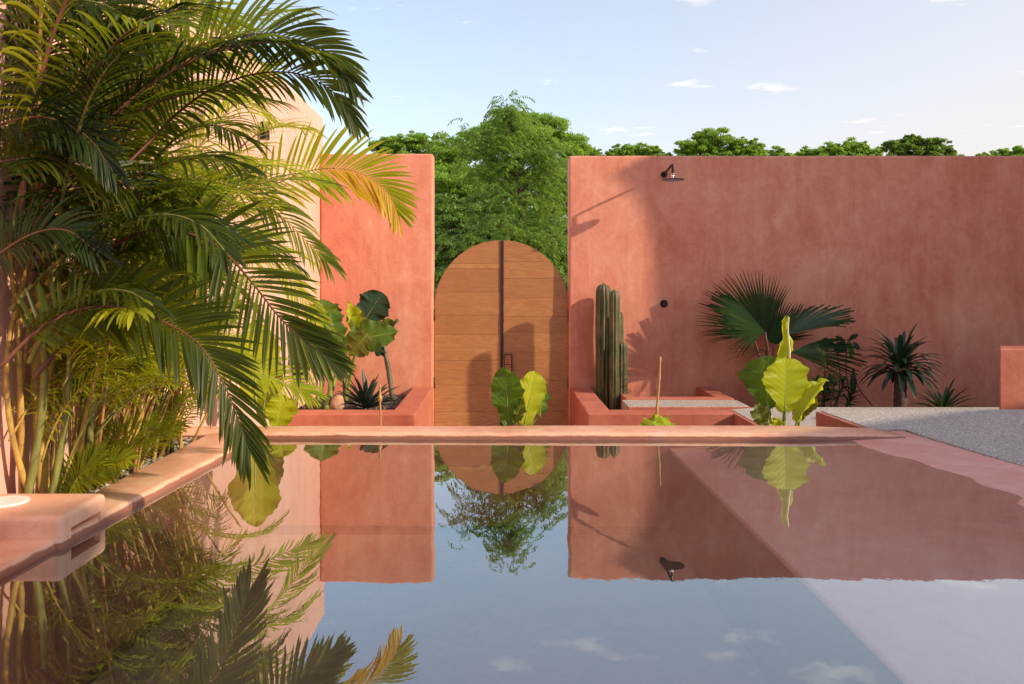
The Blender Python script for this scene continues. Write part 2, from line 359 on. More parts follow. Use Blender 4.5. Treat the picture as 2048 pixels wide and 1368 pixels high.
def broad_mat(name, dark, light, vein, trans, tf=0.5, rough=0.5):
    """big soft leaf: UV.x runs along the midrib, UV.y = distance from the midrib"""
    m, t, b = newmat(name)
    o = [n for n in t.nodes if n.type == 'OUTPUT_MATERIAL'][0]
    tc = N(t, 'ShaderNodeTexCoord'); sp = N(t, 'ShaderNodeSeparateXYZ'); t.links.new(tc.outputs['UV'], sp.inputs[0])
    u, v = sp.outputs[0], sp.outputs[1]
    side = math_node(t, 'SUBTRACT', math_node(t, 'MULTIPLY', u, 9.0), math_node(t, 'MULTIPLY', v, 2.6))
    fr = math_node(t, 'ABSOLUTE', math_node(t, 'SUBTRACT', math_node(t, 'FRACT', side), 0.5))
    vein1 = math_node(t, 'SUBTRACT', 1.0, math_node(t, 'DIVIDE', fr, 0.035), clamp=True)
    vein2 = math_node(t, 'SUBTRACT', 1.0, math_node(t, 'DIVIDE', v, 0.035), clamp=True)
    vm = math_node(t, 'MAXIMUM', math_node(t, 'MULTIPLY', vein1, 0.6), vein2)
    nz = noise_tex(t, mapped(t, src='Position'), 14, 5, 0.65)
    col = mixc_(t, nz, dark, light); col = mixc_(t, vm, col, vein)
    pat = noise_tex(t, mapped(t, (1, 1, 1), (5, 2, 8), src='Position'), 7, 4, 0.6)
    col = mixc_(t, math_node(t, 'MULTIPLY', math_node(t, 'MULTIPLY', v, pat), 0.9), col, tuple(c * 0.45 for c in dark))
    spots = ramp(t, noise_tex(t, mapped(t, src='Position'), 45, 3, 0.6), [(0.66, (0, 0, 0)), (0.72, (1, 1, 1))])
    col = mixc_(t, math_node(t, 'MULTIPLY', spots, 0.35), col, (0.12, 0.08, 0.02))
    t.links.new(col, b.inputs['Base Color']); b.inputs['Roughness'].default_value = rough; b.inputs['Specular IOR Level'].default_value = 0.3
    tr = N(t, 'ShaderNodeBsdfTranslucent')
    tcol = mixc_(t, nz, tuple(c*0.72 for c in trans), trans); tcol = mixc_(t, vm, tcol, tuple(min(1, c*1.25) for c in trans))
    t.links.new(tcol, tr.inputs[0])
    mx = N(t, 'ShaderNodeMixShader'); mx.inputs[0].default_value = tf
    t.links.new(b.outputs[0], mx.inputs[1]); t.links.new(tr.outputs[0], mx.inputs[2]); t.links.new(mx.outputs[0], o.inputs[0])
    bn = bump(t, math_node(t, 'ADD', fr, math_node(t, 'MULTIPLY', nz, 0.8)), b, 0.35, 0.006)
    t.links.new(bn, tr.inputs['Normal'])
    return m
M['leaf_yellow'] = broad_mat('elephant_ear_yellow_green', (0.34, 0.44, 0.012), (0.50, 0.58, 0.02), (0.5, 0.5, 0.10), (0.80, 0.86, 0.03), 0.5)
M['leaf_green'] = broad_mat('elephant_ear_green', (0.05, 0.13, 0.012), (0.09, 0.19, 0.02), (0.16, 0.26, 0.05), (0.25, 0.40, 0.02), 0.4)
M['leaf_dark'] = broad_mat('elephant_ear_dark', (0.010, 0.035, 0.014), (0.022, 0.06, 0.02), (0.05, 0.10, 0.04), (0.05, 0.10, 0.02), 0.2, 0.35)
M['leaf_olive'] = broad_mat('elephant_ear_olive', (0.09, 0.12, 0.012), (0.17, 0.18, 0.02), (0.3, 0.28, 0.08), (0.32, 0.32, 0.03), 0.4)
M['petiole'] = flat('petiole', (0.22, 0.27, 0.05), 0.45, noise=0.3, sc=12)
M['petiole_dark'] = flat('petiole_dark', (0.13, 0.11, 0.07), 0.5, noise=0.35, sc=12)
def cane_mat(name, col, dk):
    m, t, b = newmat(name)
    g = N(t, 'ShaderNodeNewGeometry'); sp = N(t, 'ShaderNodeSeparateXYZ'); t.links.new(g.outputs['Position'], sp.inputs[0])
    w = noise_tex(t, mapped(t, (2, 2, 1), src='Position'), 2.2, 2, 0.5)
    fr = math_node(t, 'FRACT', math_node(t, 'ADD', math_node(t, 'MULTIPLY', sp.outputs[2], 9.0), math_node(t, 'MULTIPLY', w, 5.0)))
    ring = ramp(t, fr, [(0.0, (1, 1, 1)), (0.07, (0.15, 0.15, 0.15)), (0.5, (0, 0, 0)), (0.97, (0.25, 0.25, 0.25))])
    n = noise_tex(t, mapped(t, (1, 1, 0.2), src='Position'), 28, 5, 0.65)
    c = ramp(t, n, [(0.3, tuple(x*0.6 for x in col)), (0.52, col), (0.72, tuple(min(1, x*1.35) for x in col))])
    t.links.new(mixc_(t, math_node(t, 'MULTIPLY', ring, 0.75), c, dk), b.inputs['Base Color']); b.inputs['Roughness'].default_value = 0.6; b.inputs['Specular IOR Level'].default_value = 0.25
    return m
M['cane'] = cane_mat('palm_cane', (0.46, 0.29, 0.07), (0.12, 0.06, 0.03))
M['cane_green'] = cane_mat('palm_cane_green', (0.20, 0.20, 0.05), (0.07, 0.05, 0.03))
M['cane_red'] = flat('palm_midrib_red', (0.13, 0.045, 0.025), 0.5, noise=0.35, sc=9)
M['cane_dry'] = flat('palm_cane_dry', (0.38, 0.17, 0.06), 0.7, noise=0.35, sc=12)

def water_mat():
    m, t, b = newmat('pool_water'); t.nodes.remove(b)
    o = [n for n in t.nodes if n.type == 'OUTPUT_MATERIAL'][0]
    v = mapped(t, (1.0, 0.45, 1), src='Position')
    a = noise_tex(t, v, 3.6, 3, 0.45, 0.3); f = noise_tex(t, mapped(t, (1, 0.8, 1), (3, 5, 0), src='Position'), 26, 2, 0.5)
    h = math_node(t, 'ADD', a, math_node(t, 'MULTIPLY', f, 0.05))
    bp = N(t, 'ShaderNodeBump'); bp.inputs['Strength'].default_value = 0.17; bp.inputs['Distance'].default_value = 0.006; t.links.new(h, bp.inputs['Height'])
    ge = N(t, 'ShaderNodeNewGeometry'); dt = N(t, 'ShaderNodeVectorMath', operation='DOT_PRODUCT')
    t.links.new(ge.outputs['Incoming'], dt.inputs[0]); t.links.new(bp.outputs[0], dt.inputs[1])
    gz = math_node(t, 'POWER', math_node(t, 'SUBTRACT', 1.0, math_node(t, 'ABSOLUTE', dt.outputs['Value']), clamp=True), 4.0)
    fr_ = math_node(t, 'MULTIPLY_ADD', gz, 0.71, 0.29, clamp=True)
    gl = N(t, 'ShaderNodeBsdfGlossy'); gl.inputs['Roughness'].default_value = 0.0; t.links.new(bp.outputs[0], gl.inputs['Normal']); gl.inputs[0].default_value = (0.88, 0.98, 1, 1)
    tp = N(t, 'ShaderNodeBsdfTransparent'); tp.inputs[0].default_value = (0.90, 0.95, 0.95, 1)
    mx = N(t, 'ShaderNodeMixShader'); t.links.new(fr_, mx.inputs[0]); t.links.new(tp.outputs[0], mx.inputs[1]); t.links.new(gl.outputs[0], mx.inputs[2])
    t.links.new(mx.outputs[0], o.inputs[0])
    return m
M['water'] = water_mat()

# ---------------------------------------------------------------- setting: ground, pool, platforms
def quad_sheet(name, pts, mat, kind='structure'):
    me = bpy.data.meshes.new(name); me.from_pydata([tuple(p) for p in pts], [], [tuple(range(len(pts)))]); me.update()
    return tag(link(name, me, mat), kind=kind)
# far ground, with the pool left out
gx0, gx1, gy0, gy1 = -1.75, 2.6, -1.0, 4.8
bm = bmesh.new()
for q in (((-900, -900), (900, -900), (900, gy0), (-900, gy0)), ((-900, gy1), (900, gy1), (900, 1500), (-900, 1500)),
          ((-900, gy0), (gx0, gy0), (gx0, gy1), (-900, gy1)), ((gx1, gy0), (900, gy0), (900, gy1), (gx1, gy1))):
    bm.faces.new([bm.verts.new((x, y, -1.0)) for x, y in q])
tag(from_bm('ground', bm, M['ground']), kind='structure')
quad_sheet('passage_floor', [(-0.71, 4.85, -0.75), (0.78, 4.85, -0.75), (0.78, 9.4, -0.75), (-0.71, 9.4, -0.75)], M['deck'])

YF = 4.63                                            # far water edge
def left_x(y): return -1.372 + (y - 4.63) * (-1.481 + 1.372) / (2.963 - 4.63) * 1.0
# pool basin: floor, far side, left side, step below the shelf
Y0 = -1.0
bm = bmesh.new()
def face(bm, *pts): bm.faces.new([bm.verts.new(p) for p in pts])
zf = -0.56
face(bm, (left_x(Y0)-0.08, Y0, zf), (1.05, Y0, zf), (1.05, YF+0.06, zf), (left_x(YF)-0.08, YF+0.06, zf))
tag(from_bm('pool_floor', bm, M['pool_floor']), kind='structure'); bm = bmesh.new()
face(bm, (left_x(Y0), YF+0.02, zf), (0.98, YF+0.02, zf), (0.98, YF+0.02, 0.01), (left_x(Y0), YF+0.02, 0.01))
face(bm, (left_x(Y0)-0.01, Y0, zf), (left_x(YF)-0.01, YF+0.03, zf), (left_x(YF)-0.01, YF+0.03, 0.01), (left_x(Y0)-0.01, Y0, 0.01))
face(bm, (left_x(Y0), Y0, zf), (0.98, Y0, zf), (0.98, Y0, 0.01), (left_x(Y0), Y0, 0.01))
face(bm, (0.98, Y0, zf), (0.98, YF+0.03, zf), (0.98, YF+0.03, -0.06), (0.98, Y0, -0.06))
bmesh.ops.recalc_face_normals(bm, faces=bm.faces[:])
tag(from_bm('pool_basin', bm, M['pool']), kind='structure')
# sloping shelf that rises out of the water on the right
nx, ny = 110, 170
vs = []; fs = []
for j in range(ny + 1):
    y = Y0 + (YF + 0.215 - Y0) * j / ny
    xo = 2.42 + (4.72 - y) * 0.1
    for i in range(nx + 1):
        u = i / nx; x = 0.98 + (xo - 0.98) * u
        z = -0.05 + 0.068 * min(1, u * 1.02) ** 1.1
        nn = mnoise.noise(Vector((x * 2.2, y * 1.6, 0))) * 0.0045 + mnoise.noise(Vector((x * 7, y * 6, 3))) * 0.0026 + mnoise.noise(Vector((x * 21, y * 18, 3))) * 0.0006
        z += nn * (1 if u > 0.05 else 0)
        if y > YF: z = max(z, -0.012)
        vs.append((x, y, z))
for j in range(ny):
    for i in range(nx):
        a = j * (nx + 1) + i; fs.append((a, a + 1, a + nx + 2, a + nx + 1))
tag(from_np('pool_shelf', vs, fs, M['shelf'], smooth=True), kind='structure')
# rounded lip of the shelf
acc = Acc(); tube(acc, [(0.985, Y0, -0.062), (0.985, YF + 0.02, -0.062)], 0.012, 10); tag(acc.build('shelf_nosing', M['shelf']), kind='structure')

# copings ------------------------------------------------------------
def coping_profile(inner, outer, z, r=0.03, lift=0.0):
    """section from the inner face below water, round nose, flat top, outer face"""
    pts = [(inner, -0.5), (inner, z - r)]
    for k in range(1, 6):
        a = math.pi / 2 * k / 5
        pts.append((inner + (outer - inner) / abs(outer - inner) * (r - r * math.cos(a)), z - r + r * math.sin(a)))
    s = (outer - inner) / abs(outer - inner)
    for k in range(0, 4):
        a = math.pi / 2 * k / 3
        pts.append((outer - s * (r * 0.6 - r * 0.6 * math.sin(a)), z - r * 0.6 + r * 0.6 * math.cos(a)))
    pts.append((outer, -0.75))
    return pts
vs = []; fs = []; n = 60
pr = coping_profile(0, 1, 0.036)
for j in range(n + 1):                               # far coping, runs in X
    x = -1.92 + (2.33 + 1.92) * j / n
    for (d, z) in coping_profile(YF, 4.86, 0.036, 0.024):
        w = mnoise.noise(Vector((x * 1.5, d, z))) * 0.004
        tilt = (x + 1.4) * 0.004
        drop = 0.020 * max(0, min(1, (x - 1.75) / 0.58)) if z > 0 else 0
        vs.append((x, d + w - (0.0 if d > 4.8 else tilt * 3), z + w * 0.5 + (tilt * 0.35 if z > 0 else 0) - drop))
k = len(pr)
for j in range(n):
    for i in range(k - 1):
        a = j * k + i; fs.append((a, a + k, a + k + 1, a + 1))
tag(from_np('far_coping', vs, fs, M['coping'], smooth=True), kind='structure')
vs = []; fs = []; n = 40
for j in range(n + 1):                               # left coping, runs in Y
    y = Y0 + (YF + 0.01 - Y0) * j / n
    for (d, z) in coping_profile(left_x(y), -1.69, 0.034, 0.03):
        w = mnoise.noise(Vector((d, y * 1.5, z + 4))) * 0.004
        vs.append((d + w, y, z + w * 0.4))
k = len(pr)
for j in range(n):
    for i in range(k - 1):
        a = j * k + i; fs.append((a, a + 1, a + k + 1, a + k))
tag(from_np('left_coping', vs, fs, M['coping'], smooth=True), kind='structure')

# water --------------------------------------------------------------
bm = bmesh.new()
xs = [left_x(Y0) - 0.3, 2.6]
face(bm, (-1.50 - 0.09, Y0, 0), (2.6, Y0, 0), (2.6, YF + 0.01, 0), (left_x(YF) - 0.005, YF + 0.01, 0), (left_x(2.96) - 0.002, 2.975, 0), (-1.62, 2.975, 0), (-1.62, 2.76, 0), (-1.488, 2.76, 0), (-1.59, Y0, 0))
tag(from_bm('pool_water', bm, M['water']), kind='structure')

# raised grey deck on the right, lower platform behind it
bm = bmesh.new()
dk = [(2.44, 4.62), (2.60, 3.0), (2.90, -1.0), (9.5, -1.0), (9.5, 5.72)]
for i in range(13):
    x = 9.5 - (9.5 - 2.21) * (i + 1) / 13
    dk.append((x, 5.52 + 0.11 * math.sin(min(1, (x - 2.21) / 5) * math.pi / 2)))
dk += [(2.245, 4.80), (2.44, 4.80)]
bm_prism(bm, dk, -0.6, 0.024, 0.006, 2)
tag(from_bm('grey_deck', bm, M['deck']), kind='structure')
bm = bmesh.new(); bm_prism(bm, [(2.205, 4.88), (2.235, 4.88), (2.2, 5.50), (2.17, 5.50)], -0.6, 0.020, 0.004)
tag(from_bm('deck_riser', bm, M['planter']), kind='structure')
bm = bmesh.new()
bm_prism(bm, [(2.02, 4.88), (9.5, 4.88), (9.5, 7.12), (2.30, 7.12), (2.02, 6.99)], -0.75, -0.2, 0.004, 2)
tag(from_bm('lower_platform', bm, M['deck']), kind='structure')
bm = bmesh.new(); bm_box(bm, 1.985, 2.017, 4.88, 6.98, -0.75, -0.203, 0.003)
tag(from_bm('platform_riser', bm, M['planter']), kind='structure')
bm = bmesh.new(); bm_box(bm, 1.15, 2.235, 7.17, 7.56, -0.44, -0.2, 0.004)
tag(from_bm('step_slab', bm, M['deck']), kind='structure')
bm = bmesh.new(); bm_box(bm, 1.148, 2.238, 7.12, 7.168, -0.46, -0.204, 0.004)
tag(from_bm('step_riser', bm, M['planter']), kind='structure')
bm = bmesh.new(); bm_box(bm, 2.24, 9.5, 7.12, 8.51, -0.8, -0.52); tag(from_bm('bed_soil', bm, M['soil']), kind='structure')
bm = bmesh.new(); bm_box(bm, 0.96, 1.2, 6.98, 8.51, -0.8, -0.44); tag(from_bm('cactus_bed_soil', bm, M['soil']), kind='structure')
bm = bmesh.new(); bm_box(bm, 1.31, 2.08, 7.76, 8.51, -0.8, -0.42); tag(from_bm('shower_pan', bm, M['deck']), kind='structure')

# walls and planters -------------------------------------------------
YB = 8.52
def wall_thing(name, bm, mat, label, cat, group=None):
    return tag(from_bm(name, bm, mat, smooth=False), label, cat, group)
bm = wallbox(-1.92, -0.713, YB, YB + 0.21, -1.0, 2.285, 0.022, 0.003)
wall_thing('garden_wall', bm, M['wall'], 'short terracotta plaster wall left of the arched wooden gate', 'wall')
bm = wallbox(0.735, 9.2, YB, YB + 0.21, -1.0, 2.262, 0.022, 0.0035)
wall_thing('garden_wall', bm, M['wall'], 'long red plaster wall with the shower, right of the arched gate', 'wall')
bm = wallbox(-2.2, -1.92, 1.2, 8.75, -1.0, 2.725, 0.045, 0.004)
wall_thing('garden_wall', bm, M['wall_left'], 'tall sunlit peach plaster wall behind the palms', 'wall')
bm = bmesh.new(); bm_prism(bm, [(3.715, 5.95), (5.4, 5.95), (5.4, 6.25), (3.90, 6.25)], -0.198, 0.415, 0.012); slice_bm(bm, 0, 3.7, 5.4, 0.25); wobble(bm)
wall_thing('low_wall', bm, M['planter'], 'low terracotta block at the edge of the grey deck', 'wall')
def smooth_bev(o): return o
# left planter
t = thing('planter', (-1.3, 6.8, -0.75), 'raised terracotta planter of elephant ears left of the gate', 'planter')
from_bm('front_wall', wallbox(-1.925, -0.713, 6.74, 6.98, -0.9, -0.2, 0.012, 0.003), M['planter'], t)
from_bm('side_wall', wallbox(-0.926, -0.712, 6.982, YB - 0.004, -0.9, -0.199, 0.012, 0.003), M['planter'], t)
bm = bmesh.new(); bm_box(bm, -1.915, -0.93, 6.985, YB - 0.005, -0.5, -0.285); from_bm('soil', bm, M['soil'], t)
# right planter (cactus)
t = thing('planter', (1.3, 6.8, -0.75), 'terracotta planter kerb around the cactus bed right of the gate', 'planter')
from_bm('front_wall', wallbox(0.74, 1.985, 6.78, 6.98, -0.9, -0.2, 0.012, 0.003), M['planter'], t)
from_bm('side_wall', wallbox(0.742, 0.955, 6.982, YB - 0.004, -0.9, -0.199, 0.012, 0.003), M['planter'], t)
# shower kerb
t = thing('shower_kerb', (1.7, 7.7, -0.5), 'low pink plaster kerb around the shower floor', 'kerb')
from_bm('front_kerb', wallbox(1.2, 2.235, 7.63, 7.76, -0.6, -0.196, 0.01, 0.002), M['planter'], t)
from_bm('side_kerb', wallbox(2.085, 2.235, 7.764, YB - 0.004, -0.6, -0.199, 0.01, 0.002), M['planter'], t)
from_bm('inner_kerb', wallbox(1.2, 1.31, 7.764, YB - 0.004, -0.6, -0.199, 0.01, 0.002), M['planter'], t)
# trough behind the far coping where the single elephant ears grow
bm = bmesh.new(); bm_box(bm, -1.915, 1.98, 4.865, 5.42, -0.75, -0.16); tag(from_bm('trough_soil', bm, M['soil']), kind='structure')
tag(from_bm('trough_kerb', wallbox(-1.918, 1.983, 5.42, 5.56, -0.9, -0.115, 0.01, 0.002), M['planter']), 'low plaster kerb holding the trough behind the pool', 'kerb')
# strip bed for the palms
bm = bmesh.new(); bm_box(bm, -1.93, -1.69, -1.0, 4.64, -0.8, -0.012); tag(from_bm('palm_bed_soil', bm, M['soil']), kind='structure')

# skimmer block on the left coping, with its slot
bm = bmesh.new(); bm_box(bm, -1.95, -1.482, 2.70, 3.02, -0.35, 0.112, 0.022, 4)
blk = bpy.data.meshes.new('skimmer_block'); bm.to_mesh(blk); bm.free()
bm = bmesh.new(); bm_box(bm, -1.68, -1.3, 2.765, 2.968, -0.06, 0.056)
cut = bpy.data.meshes.new('cut'); bm.to_mesh(cut); bm.free()
ob = bpy.data.objects.new('tmp', blk); oc = bpy.data.objects.new('tmp2', cut); C.objects.link(ob); C.objects.link(oc)
md = ob.modifiers.new('b', 'BOOLEAN'); md.object = oc; md.operation = 'DIFFERENCE'; md.solver = 'EXACT'
bpy.context.view_layer.update()
res = bpy.data.meshes.new_from_object(ob.evaluated_get(bpy.context.evaluated_depsgraph_get()))
bpy.data.objects.remove(ob); bpy.data.objects.remove(oc)
t = thing('skimmer', (-1.7, 2.86, 0), 'rounded terracotta skimmer block with a white lid at the pool edge', 'skimmer')
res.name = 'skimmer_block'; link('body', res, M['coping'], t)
acc = Acc(); lathe(acc, (-1.783, 2.885, 0.112), [(0.0, 0.006), (0.070, 0.006), (0.076, 0.004), (0.078, -0.004)][::-1], sides=40)
acc.build('lid', M['white'], t, smooth=False)
bm = bmesh.new(); bm_box(bm, -1.58, -1.50, 2.768, 2.80, -0.055, 0.03, 0.012)
from_bm('flap', bm, M['white'], t)

# ---------------------------------------------------------------- unseen roof and block, placed and shaped to shade the near pool and right wall
def roof_edge(x, H):                                 # plan line whose shadow falls along the photographed shade edge
    k = H / SUN.z
    return 5.00 + 0.57 * ((x - SUN.x * k) - 2.2) + SUN.y * k
H = 2.9
t = thing('shade_shelter', (9, -2, 0), 'unseen shelter with a flat roof on square columns, shaped to shade the pool', 'shelter')
bm = bmesh.new()
xa, xb = 1.6, 11.5
bm_prism(bm, [(xa, roof_edge(xa, H) - 4.6), (xb, roof_edge(xb, H) - 4.6), (xb, roof_edge(xb, H)), (5.5, roof_edge(5.5, H)), (5.5, roof_edge(5.5, H) + 0.24), (xa, roof_edge(xa, H) + 0.24)], H - 0.25, H, 0.01)  # left part of the edge stepped out to shade the skimmer front
from_bm('roof', bm, M['wall'], t)
for (x, y) in ((10.9, 2.2), (6.6, -0.2), (3.0, -3.4), (10.9, -0.6), (6.6, -3.4), (3.0, -5.6)):
    bm = bmesh.new(); bm_box(bm, x - 0.2, x + 0.2, y - 0.2, y + 0.2, -1, H - 0.252); from_bm('column', bm, M['wall'], t)
# unseen block added beyond the frame to shade the right of the long wall
xe = 6.6
ye = YB + 1.64 * (-SUN.y / SUN.x) * -1 + 0
def shade_y(x, xw):                                  # y of the sun ray that grazes the long wall at X=xw
    return YB + (x - xw) * SUN.y / SUN.x
bm = bmesh.new()
y0_ = shade_y(xe, 1.62); prev = None
for z_, d_ in ((-1, 0), (3.75, 0), (4.0, 0.015), (4.25, 0.045), (4.5, 0.09), (4.7, 0.15), (4.85, 0.20)):   # flare added to bend the shade edge high on the long wall
    cur = [bm.verts.new(p) for p in ((xe, y0_ - d_, z_), (9.1, y0_ + 0.35 - d_, z_), (9.1, YB - 0.01, z_), (xe, YB - 0.01, z_))]
    if prev:
        for k in range(4): bm.faces.new((prev[k], prev[(k+1) % 4], cur[(k+1) % 4], cur[k]))
    prev = cur
bm.faces.new(prev)
tag(from_bm('shade_block', bm, M['wall']), 'unseen plaster block added to shade the right of the long wall', 'shade_caster')

# ---------------------------------------------------------------- gate
GY = 8.60
gcx, gcy, grad = 1003.0, 615.0, 133.5
gate = thing('wooden_gate', (XP(gcx, GY), GY, -0.75), 'arched double gate of horizontal teak planks with a dark centre bar', 'gate')
GR = grad * GY / FPX; GXC = XP(gcx, GY); GZC = ZP(gcy, GY); GAP = 0.0022
def arch_x(z):                                       # half width at height z
    return GR if z <= GZC else math.sqrt(max(0.0, GR * GR - (z - GZC) ** 2))
leafs = ((-1, [482, 527, 537, 584, 630, 669, 721, 770, 823, 868], XP(1001, GY)), (1, [482, 492, 523, 557, 596, 633, 664, 704, 761, 823, 872], XP(1007.5, GY)))
for sgn, ys, xin in leafs:
    for a, b_ in zip(ys[:-1], ys[1:]):
        z1, z0 = ZP(a, GY), ZP(b_, GY)
        if b_ >= 868: z0 = -0.73
        z1 -= GAP / 2; z0 += GAP / 2
        bm = bmesh.new(); prof = []
        ns = 12
        for i in range(ns + 1):
            z = z0 + (z1 - z0) * i / ns
            prof.append((GXC + sgn * arch_x(z), z))
        loop = [(xin, z0)] + prof + [(xin, z1)]
        if abs(prof[-1][0] - xin) < 0.01 or (prof[-1][0] - xin) * sgn < 0: loop = [(xin, z0)] + [p for p in prof if (p[0] - xin) * sgn > 0.002]
        y0 = GY + rng.uniform(-0.0025, 0.0025)
        f_ = [bm.verts.new((x, y0, z)) for x, z in loop]; k_ = [bm.verts.new((x, y0 + 0.011, z)) for x, z in loop]
        bm.faces.new(f_); bm.faces.new(k_[::-1])
        nn = len(loop)
        for i in range(nn): bm.faces.new((f_[i], k_[i], k_[(i+1) % nn], f_[(i+1) % nn]))
        bmesh.ops.recalc_face_normals(bm, faces=bm.faces[:])
        from_bm('plank', bm, M['wood'], gate)
bm = bmesh.new()                                     # backing skin behind the plank joints
for sgn, xin in ((-1, XP(1000, GY)), (1, XP(1008, GY))):
    lp = [(xin, -0.72), (GXC + sgn * (GR - 0.01), -0.72)] + [(GXC + sgn * (GR - 0.01) * math.cos(math.pi/2*i/20), GZC + (GR - 0.01) * math.sin(math.pi/2*i/20)) for i in range(20)] + [(xin, GZC + GR - 0.012)]
    f_ = [bm.verts.new((x, GY + 0.0085, z)) for x, z in lp]; k_ = [bm.verts.new((x, GY + 0.035, z)) for x, z in lp]
    bm.faces.new(f_); bm.faces.new(k_[::-1])
    for i in range(len(lp)): bm.faces.new((f_[i], k_[i], k_[(i+1) % len(lp)], f_[(i+1) % len(lp)]))
bmesh.ops.recalc_face_normals(bm, faces=bm.faces[:]); from_bm('backing', bm, M['bronze'], gate)
# dark bars
bm = bmesh.new(); bm_box(bm, XP(1000.8, GY), XP(1007.2, GY), GY - 0.012, GY + 0.03, -0.74, ZP(481, GY), 0.002, 1)
from_bm('centre_bar', bm, M['bronze'], gate)
for s_ in (-1, 1):                                   # steel edge following the arch behind the planks
    bm = bmesh.new(); ring = []
    zs = [-0.74] + [GZC]; arc = [(GXC + s_ * GR * math.cos(a), GZC + GR * math.sin(a)) for a in [math.pi/2*i/24 for i in range(25)]]
    path = [(GXC + s_ * GR, -0.74)] + arc
    def off(p, d):
        if p[1] < GZC: return (p[0] + s_ * d, p[1])
        v = Vector((p[0] - GXC, p[1] - GZC)).normalized(); return (p[0] + v.x * d, p[1] + v.y * d)
    q = []
    for p in path:
        a, c = off(p, 0.0008), off(p, 0.006)
        q.append([bm.verts.new(v) for v in ((a[0], GY+0.002, a[1]), (c[0], GY+0.002, c[1]), (c[0], GY+0.04, c[1]), (a[0], GY+0.04, a[1]))])
    for i in range(len(q) - 1):
        for k in range(4): bm.faces.new((q[i][k], q[i][(k+1) % 4], q[i+1][(k+1) % 4], q[i+1][k]))
    bmesh.ops.recalc_face_normals(bm, faces=bm.faces[:])
    from_bm('leaf_edge', bm, M['wood'], gate)
for px_a, px_b in ((864.9, 868.4), (1136.7, 1139.6)):
    bm = bmesh.new(); bm_box(bm, XP(px_a, GY), XP(px_b, GY), GY - 0.005, GY + 0.05, -0.74, ZP(611, GY), 0.002, 1)
    post = from_bm('post', bm, M['wood'], gate)
    for zz in (ZP(630, GY), ZP(765, GY)):
        acc = Acc(); xm = XP(868.6 if px_a < 900 else 1136.6, GY)
        tube(acc, [(xm, GY - 0.008, zz - 0.06), (xm, GY - 0.008, zz + 0.06)], 0.008, 8); acc.build('hinge', M['bronze'], post)
# handle: copper plate on a dark bracket with a round lever
hb = bmesh.new(); bm_box(hb, XP(1008.5, GY), XP(1024.5, GY), GY - 0.03, GY - 0.004, ZP(790, GY), ZP(707.5, GY), 0.004, 2)
hd = from_bm('handle', hb, M['bronze'], gate)
hb = bmesh.new(); bm_box(hb, XP(1010, GY), XP(1022.5, GY), GY - 0.036, GY - 0.0302, ZP(728, GY), ZP(709.5, GY), 0.002, 1); from_bm('plate', hb, M['copper'], hd)
hb = bmesh.new(); bm_box(hb, XP(1010, GY), XP(1022.5, GY), GY - 0.036, GY - 0.0302, ZP(788, GY), ZP(729.3, GY), 0.002, 1); from_bm('plate', hb, M['copper'], hd)

# ---------------------------------------------------------------- shower, valve, wall light
ros = P(1328, 349, YB)
t = thing('shower', ros, 'black round rain shower head on an arm from the long red wall', 'shower')
acc = Acc(); lathe(acc, (ros.x, YB, ros.z), [(0.034, -0.0), (0.034, 0.014), (0.030, 0.018), (0.001, 0.018)], 'Y', 28); acc.build('rosette', M['black'], t, smooth=False)
LA = 0.43
el = P(1347, 333.5, YB - LA)
acc = Acc(); tube(acc, bez([(ros.x, YB - 0.01, ros.z), (ros.x, YB - 0.2, ros.z + 0.022), (ros.x + 0.0, YB - LA + 0.05, ros.z + 0.042), (ros.x, YB - LA + 0.008, ros.z + 0.038), (ros.x, YB - LA, ros.z + 0.008), (ros.x, YB - LA, ZP(351, YB - LA))], 30), 0.0125, 12)
acc.build('arm', M['black'], t)
hz = ZP(359.5, YB - LA)
acc = Acc(); lathe(acc, (ros.x, YB - LA, hz), [(0.014, 0.062), (0.017, 0.060), (0.017, 0.055), (0.012, 0.052), (0.017, 0.040), (0.017, 0.030), (0.013, 0.026), (0.019, 0.012), (0.019, 0.006)][::-1], sides=16); acc.build('joint', M['chrome'], t)
acc = Acc(); lathe(acc, (ros.x + 0.003, YB - LA, hz), [(0.108, -0.005), (0.112, -0.002), (0.112, 0.002), (0.105, 0.005), (0.02, 0.008)], sides=48)
hd = acc.build('shower_head', M['black'], t, smooth=False)
hd.rotation_euler = (0, 0, 0)
acc = Acc()
for rr, cnt in ((0.02, 6), (0.045, 12), (0.07, 18), (0.092, 24)):
    for i in range(cnt):
        a = 2 * math.pi * i / cnt
        lathe(acc, (ros.x + 0.003 + rr * math.cos(a), YB - LA + rr * math.sin(a), hz - 0.009), [(0.0015, 0), (0.0025, 0.004)], sides=5)
noz = acc.build('nozzles', M['chrome'], hd, smooth=False); noz['kind'] = 'stuff'
kb = P(1328, 607, YB)
t = thing('shower_valve', kb, 'small round black valve knob on the red wall below the shower', 'valve')
acc = Acc(); lathe(acc, (kb.x, YB, kb.z), [(0.040, 0.0), (0.040, 0.008), (0.036, 0.012), (0.001, 0.012)], 'Y', 28); acc.build('plate', M['black'], t, smooth=False)
acc = Acc(); lathe(acc, (kb.x, YB - 0.012, kb.z), [(0.030, 0.0), (0.030, 0.042), (0.026, 0.048), (0.001, 0.048)], 'Y', 24); acc.build('knob', M['black'], t, smooth=False)
sy = 1.92 * FPX / (1000 - 516); sz = ZP(262, sy)
t = thing('wall_light', (-1.92, sy, sz), 'small black cylinder light on the tall peach wall', 'wall light')
acc = Acc(); lathe(acc, (-1.865, sy, sz - 0.07), [(0.034, 0), (0.036, 0.003), (0.036, 0.137), (0.034, 0.14)], sides=24); acc.build('housing', M['black'], t, smooth=False)
